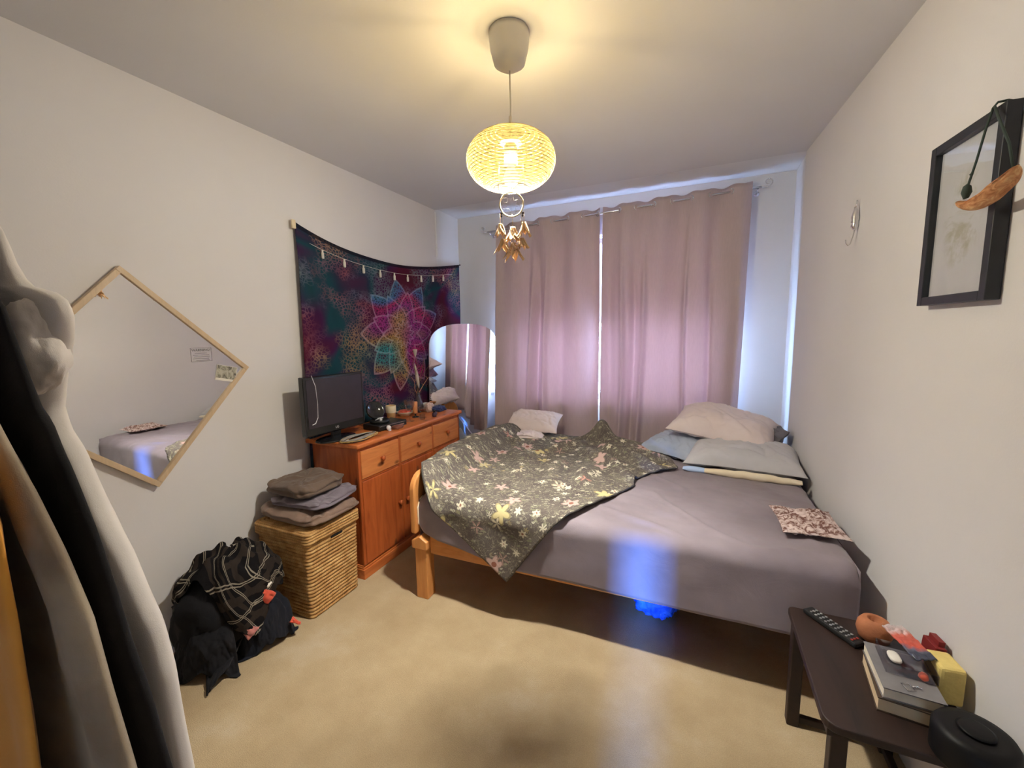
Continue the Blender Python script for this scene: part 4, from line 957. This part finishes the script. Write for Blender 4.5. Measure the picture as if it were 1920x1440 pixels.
b = B(); b.box(-.055, .055, -.055, .055, 0, .002).box(-.055, -.053, -.055, .055, .002, .028).box(.053, .055, -.055, .055, .002, .028).box(-.053, .053, -.055, -.053, .002, .028).box(-.053, .053, .053, .055, .002, .028); b.build('box_walls', M['plastic'], bx)
tag(blob('soap_bar', M['whitecloth'], (.548, 1.468, zb+.010), (.014, .024, .007), 3, .05, pw=.7), 'small white bar inside the clear plastic box', 'soap')
pk = thing('plastic_packet', 'crinkled clear packet with red and dark print on the plastic box', 'packet', (.588, 1.500, zb+.030), math.radians(22))
k = N('packet_film', .15, .6); sx = k.n('SeparateXYZ', {'Vector': k.co()}); k.base(k.ramp(k.math('ADD', k.math('MULTIPLY', sx.outputs[1], 7), k.math('MULTIPLY', k.noise(k.co(), 20, 3), .5)), [(0, (.05, .06, .10)), (.08, (.12, .12, .18)), (.16, (.62, .10, .07)), (.38, (.62, .14, .10)), (.5, (.62, .38, .36)), (.75, (.55, .50, .50))])); k.bump(k.noise(k.co(), 60, 4), .6, .01)
B().grid(lambda u, v: ((u-.5)*.058, (v-.5)*.115, .006+.020*v+.007*nz(u*5, v*9, 4)), 20, 36).build('packet_body', k.m, pk, True, solid=.004)
tag(blob('red_bauble', plain('orange_red_plastic', (.66, .12, .07), .3), (.590, 1.405, zb+.013), (.011, .011, .011), 3, .1, flat=False, nu=20, nv=12), 'tiny orange-red bead inside the clear plastic box', 'bead')
M['dred'] = plain('dark_red_card', (.22, .025, .025), .45)
rb_ = thing('red_carton', 'dark red carton leaning on the wall behind the yellow block', 'carton', (.662, 1.552, SH), math.radians(8))
B().box(-.016, .012, -.030, .030, .0, .105, Matrix.Rotation(.08, 4, 'Y')).build('carton_body', M['dred'], rb_, bevel=.003)
B().box(-.006, .010, -.020, .022, .105, .120, Matrix.Rotation(.08, 4, 'Y')).build('flap', M['dred'], rb_)
yb_ = thing('yellow_block', 'yellow sponge block standing against the right wall on bench', 'sponge', (.648, 1.470, SH), math.radians(6))
B().box(-.018, .040, -.040, .040, 0, .108, Matrix.Rotation(.0, 4, 'Y')).build('sponge_body', plain('yellow_sponge', (.78, .62, .22), .8, bump=.4), yb_, bevel=.008)
M['spk'] = plain('dull_black', (.004, .004, .005), .5, .25)
# black round speaker on the near end
sp_ = thing('round_speaker', 'black round drum shaped speaker at the near end of bench', 'speaker', (.628, 1.250, SH))
B().lathe([(.001, 0), (.070, 0), (.076, .008), (.076, .070), (.069, .082), (.055, .085), (.001, .083)], 48).build('speaker_body', M['spk'], sp_, True)
B().lathe([(.001, .084), (.030, .086), (.034, .0885), (.028, .091), (.001, .090)], 36).build('speaker_dome', M['spk'], sp_, True)

# ================================================================== RIGHT WALL
wa = -math.atan(.075)
def wallR(y, z, off=0):  # point on the right wall, off = distance into the room
    n = Vector((-1, -.075, 0)).normalized(); return Vector((Xr(y), y, z))+n*off
# local frame on the wall: +x into the room, +y along the wall away from the camera -> rotate so local x points to -X
RA = PI+math.atan(.075)*-1
def wthing(name, label, cat, y, z): 
    p = wallR(y, z); o = thing(name, label, cat, p, 0); ex = Vector((-1, -.075, 0)).normalized(); ey = Vector((.075, -1, 0)).normalized()
    o.rotation_euler = (0, 0, math.atan2(ex.y, ex.x)); return o
pf = wthing('picture_frame', 'black framed botanical print hanging on the right wall', 'picture', 1.672, 1.796)
PW, PH, FT = .157, .242, .026     # half sizes; local y runs towards the camera
b = B(); 
for s1 in (-1, 1):
    b.box(.002, .034, s1*PW-(FT if s1 > 0 else 0), s1*PW+(0 if s1 > 0 else FT), -PH, PH)
    b.box(.002, .034, -PW+FT, PW-FT, s1*PH-(FT if s1 > 0 else 0), s1*PH+(0 if s1 > 0 else FT))
b.build('frame', M['greyframe'], pf, bevel=.002)
B().box(.004, .016, -PW+FT-.002, PW-FT+.002, -PH+FT-.002, PH-FT+.002).build('print', M['print'], pf)
B().box(.0225, .0245, -PW+FT-.001, PW-FT+.001, -PH+FT-.001, PH-FT+.001).build('picture_glass', M['glass'], pf)
# pod hanging over the frame
pd = wthing('hanging_pod', 'dried boat shaped pod hanging by a dark cord over the picture', 'pod ornament', 1.490, 1.795)
b = B(); L_ = .100
def podf(u, v):
    a = 2*PI*v; t = 2*u-1; w_ = .026*max(0, 1-t**4)**.6; y = t*L_; cz_ = .012+.030*t*t+.012*t
    ca, sa = math.cos(a), math.sin(a); zz = cz_+(sa*w_*.9 if sa < 0 else sa*w_*.15-.006*max(0, 1-t**4))
    return (.068+ca*w_+.006*nz(u*5, v*3, 1), y, zz)
b.grid(podf, 40, 24); k = N('orange_brown_husk', .8, .2); k.base(k.ramp(k.noise(k.co(scale=(3, 1, 3)), 26, 5, .6, 1), [(.35, (.42, .17, .07)), (.55, (.66, .33, .15)), (.7, (.78, .52, .26))])); k.bump(k.noise(k.co(), 60, 4), .5, .006)
b.build('husk', k.m, pd, True)
kc = plain('dark_green_cord', (.05, .07, .06), .8)
B().tube([(.066, -.088, .030), (.062, -.082, .07), (.056, -.074, .12), (.050, -.064, .19), (.044, -.056, .240), (.038, -.052, .2505), (.020, -.050, .2515), (.005, -.048, .245)], .0028, 8).tube([(.066, .080, .050), (.060, .045, .12), (.052, -.010, .19), (.044, -.050, .240)], .0028, 8).build('cord', kc, pd, True)
B().lathe([(.001, .012), (.008, .006), (.011, -.010), (.006, -.024), (.001, -.026)], 12, (.064, -.084, .056)).lathe([(.001, .004), (.0045, 0), (.001, -.004)], 10, (.060, -.080, .090)).build('knot', kc, pd, True)
# small metal hook ornament
hk = wthing('wire_hook', 'small silver wire hook ornament on the right wall', 'hook', 2.44, 1.97)
B().lathe([(.002, .055), (.010, .040), (.016, .012), (.012, -.012), (.016, -.028), (.004, -.045)], 16, (.014, 0, 0)).build('hook_plate', M['chrome'], hk, True)
B().tube([(.014, 0, .05), (.012, 0, .085)], .003, 8).tube([(.013, 0, -.04), (.018, .0, -.075), (.026, 0, -.105), (.034, .0, -.112), (.042, 0, -.100), (.044, 0, -.085)], .0022, 8).tube([(.014, -.014, .06), (.020, -.010, .03), (.024, -.012, -.01)], .0022, 8).build('hook_wire', M['chrome'], hk, True)
B().lathe([(.001, 0), (.008, .001), (.008, .006), (.001, .007)], 12, (.0, 0, .0), Matrix.Rotation(PI/2, 3, 'Y')).build('screw_plate', M['chrome'], hk, True)

# ================================================================== GARMENTS HANGING AT THE LEFT, ON A WALL RAIL
rl = thing('coat_rail', 'wall mounted coat rail carrying the hanging garments at left', 'coat rail', (XL, 0, 1.92))
B().tube([(.60, -.45, 0), (.60, .44, 0)], .010, 12).build('bar', M['chrome'], rl, True)
for yy in (-.40, .30): B().tube([(.002, yy, 0), (.60, yy, 0)], .009, 10).tube([(.001, yy, 0), (.008, yy, 0)], .03, 16).build('bracket', M['chrome'], rl, True)
def hang(name, mat, y, edge, xl, depth, seed, label, cat, ripple=.012, zmin=.32, nf=4, parts=True):
    """edge: [(z, x_right)] from top down; the garment is a flattened tube from xl(z) to edge"""
    root = thing(name, label, cat, (-1.63, y, zmin)); o = Vector(root.location); tab = sorted(edge); zt = tab[-1][0]
    def fn(u, v):
        z = zt+(zmin-zt)*v; xr = interp(tab, z); xl_ = interp(sorted(xl), z); w_ = (xr-xl_)/2; cx = (xr+xl_)/2
        th = 2*PI*u; dp = depth*(.35+.65*smooth(0, .35, v))*min(1, .2+v*8)
        co_, si = math.cos(th), math.sin(th)
        x = cx+w_*math.copysign(abs(co_)**.8, co_); yy = dp/2*math.copysign(abs(si)**.7, si)
        yy += ripple*math.sin((x-cx)/max(.01, w_)*nf*PI+seed)*smooth(.05, .5, v)*abs(si)**.5+(.014*nz(x*7, z*1.6, seed)+.008*nz(x*16, z*5, seed+3))*abs(si)
        return Vector((x, y+yy, z))-o
    b = B(); b.grid(fn, 120, 90, wrap=True); b.build('garment_body', mat, root, True)
    hx = -1.635-o.x; hz = zt-o.z; ztop = 1.93-o.z
    hgr = B().tube([(hx-.16, 0, hz-.03), (hx, 0, hz+.03), (hx+.12, 0, hz-.03)], .006, 8).tube([(hx, 0, hz+.03), (hx, 0, ztop-.03), (hx-.012, 0, ztop-.005), (hx, 0, ztop+.004), (hx+.013, 0, ztop-.008), (hx+.012, 0, ztop-.024)], .0025, 8)
    hgr.build('hanger', M['oakframe'], root, True)
    return root, fn
XLs = [(.2, -1.86), (1.4, -1.80), (1.85, -1.70)]
_, rf = hang('grey_robe', M['robe'], .40, [(1.84, -1.55), (1.80, -1.43), (1.724, -1.367), (1.652, -1.338), (1.607, -1.30), (1.593, -1.253), (1.585, -1.189), (1.565, -1.139), (1.536, -1.128), (1.492, -1.146), (1.447, -1.185), (1.392, -1.218), (1.344, -1.241), (1.297, -1.222), (1.253, -1.18), (1.148, -1.117), (1.052, -1.038), (.983, -.993), (.929, -.958), (.827, -.928), (.636, -.909), (.3, -.89)], XLs, .10, 1.0, 'long light grey robe hanging at the back of the coat rail', 'robe', ripple=.006)
ro = _
# bunched hood/collar and the seam of the sleeve
b = B()
def hood(u, v):
    th, ph = 2*PI*u, PI*v; d = Vector((math.cos(th)*math.sin(ph), math.sin(th)*math.sin(ph), math.cos(ph)))
    n_ = 1+.10*noise.fractal(d*1.2+Vector((4, 2, 1)), .7, 2.0, 5)+.05*math.cos(d.z*5+d.x*2)
    return Vector((-1.235+.100*d.x*n_, .375+.050*d.y*n_, 1.475+.095*d.z*n_-.25*max(0, -d.x)*.2))-Vector(ro.location)
b.grid(hood, 60, 40, wrap=True); b.build('hood', M['robe'], ro, True)
b = B(); b.tube([Vector((-.985-.10*q/10, .345+.006*abs(q-5)/5, .956-.020*q/10))-Vector(ro.location) for q in range(11)], .0018, 6); b.build('seam', M['taupe'], ro, True)
BLK = [(1.78, -1.5), (1.609, -1.243), (1.554, -1.142), (1.369, -1.058), (1.345, -1.029), (1.27, -0.979), (1.166, -0.919), (1.075, -0.882), (0.988, -0.855), (0.887, -0.811), (0.783, -0.778), (0.311, -0.677)]
TAU = [(1.74, -1.5), (1.438, -1.12), (1.375, -1.04), (1.314, -0.98), (1.257, -0.92), (1.175, -0.85), (1.089, -0.795), (0.984, -0.768), (0.871, -0.732), (0.369, -0.625)]
TAN = [(1.7, -1.5), (1.333, -0.959), (1.22, -0.892), (1.086, -0.881), (0.867, -0.896), (0.423, -0.91)]
XLn = [(.2, -1.70), (1.4, -1.65), (1.85, -1.62)]
hang('black_coat', M['blackcloth'], .320, BLK, XLs, .05, 2.0, 'narrow black coat hanging in front of the light grey robe', 'coat', ripple=.004)
hang('taupe_dress', M['taupe'], .265, TAU, XLs, .05, 3.0, 'long taupe dress with soft folds hanging before the black coat', 'dress', ripple=.026, nf=2.6)
hang('ochre_skirt', M['tan'], .215, TAN, XLs, .035, 4.0, 'ochre garment hanging nearest the camera at the left edge', 'skirt', ripple=.008)
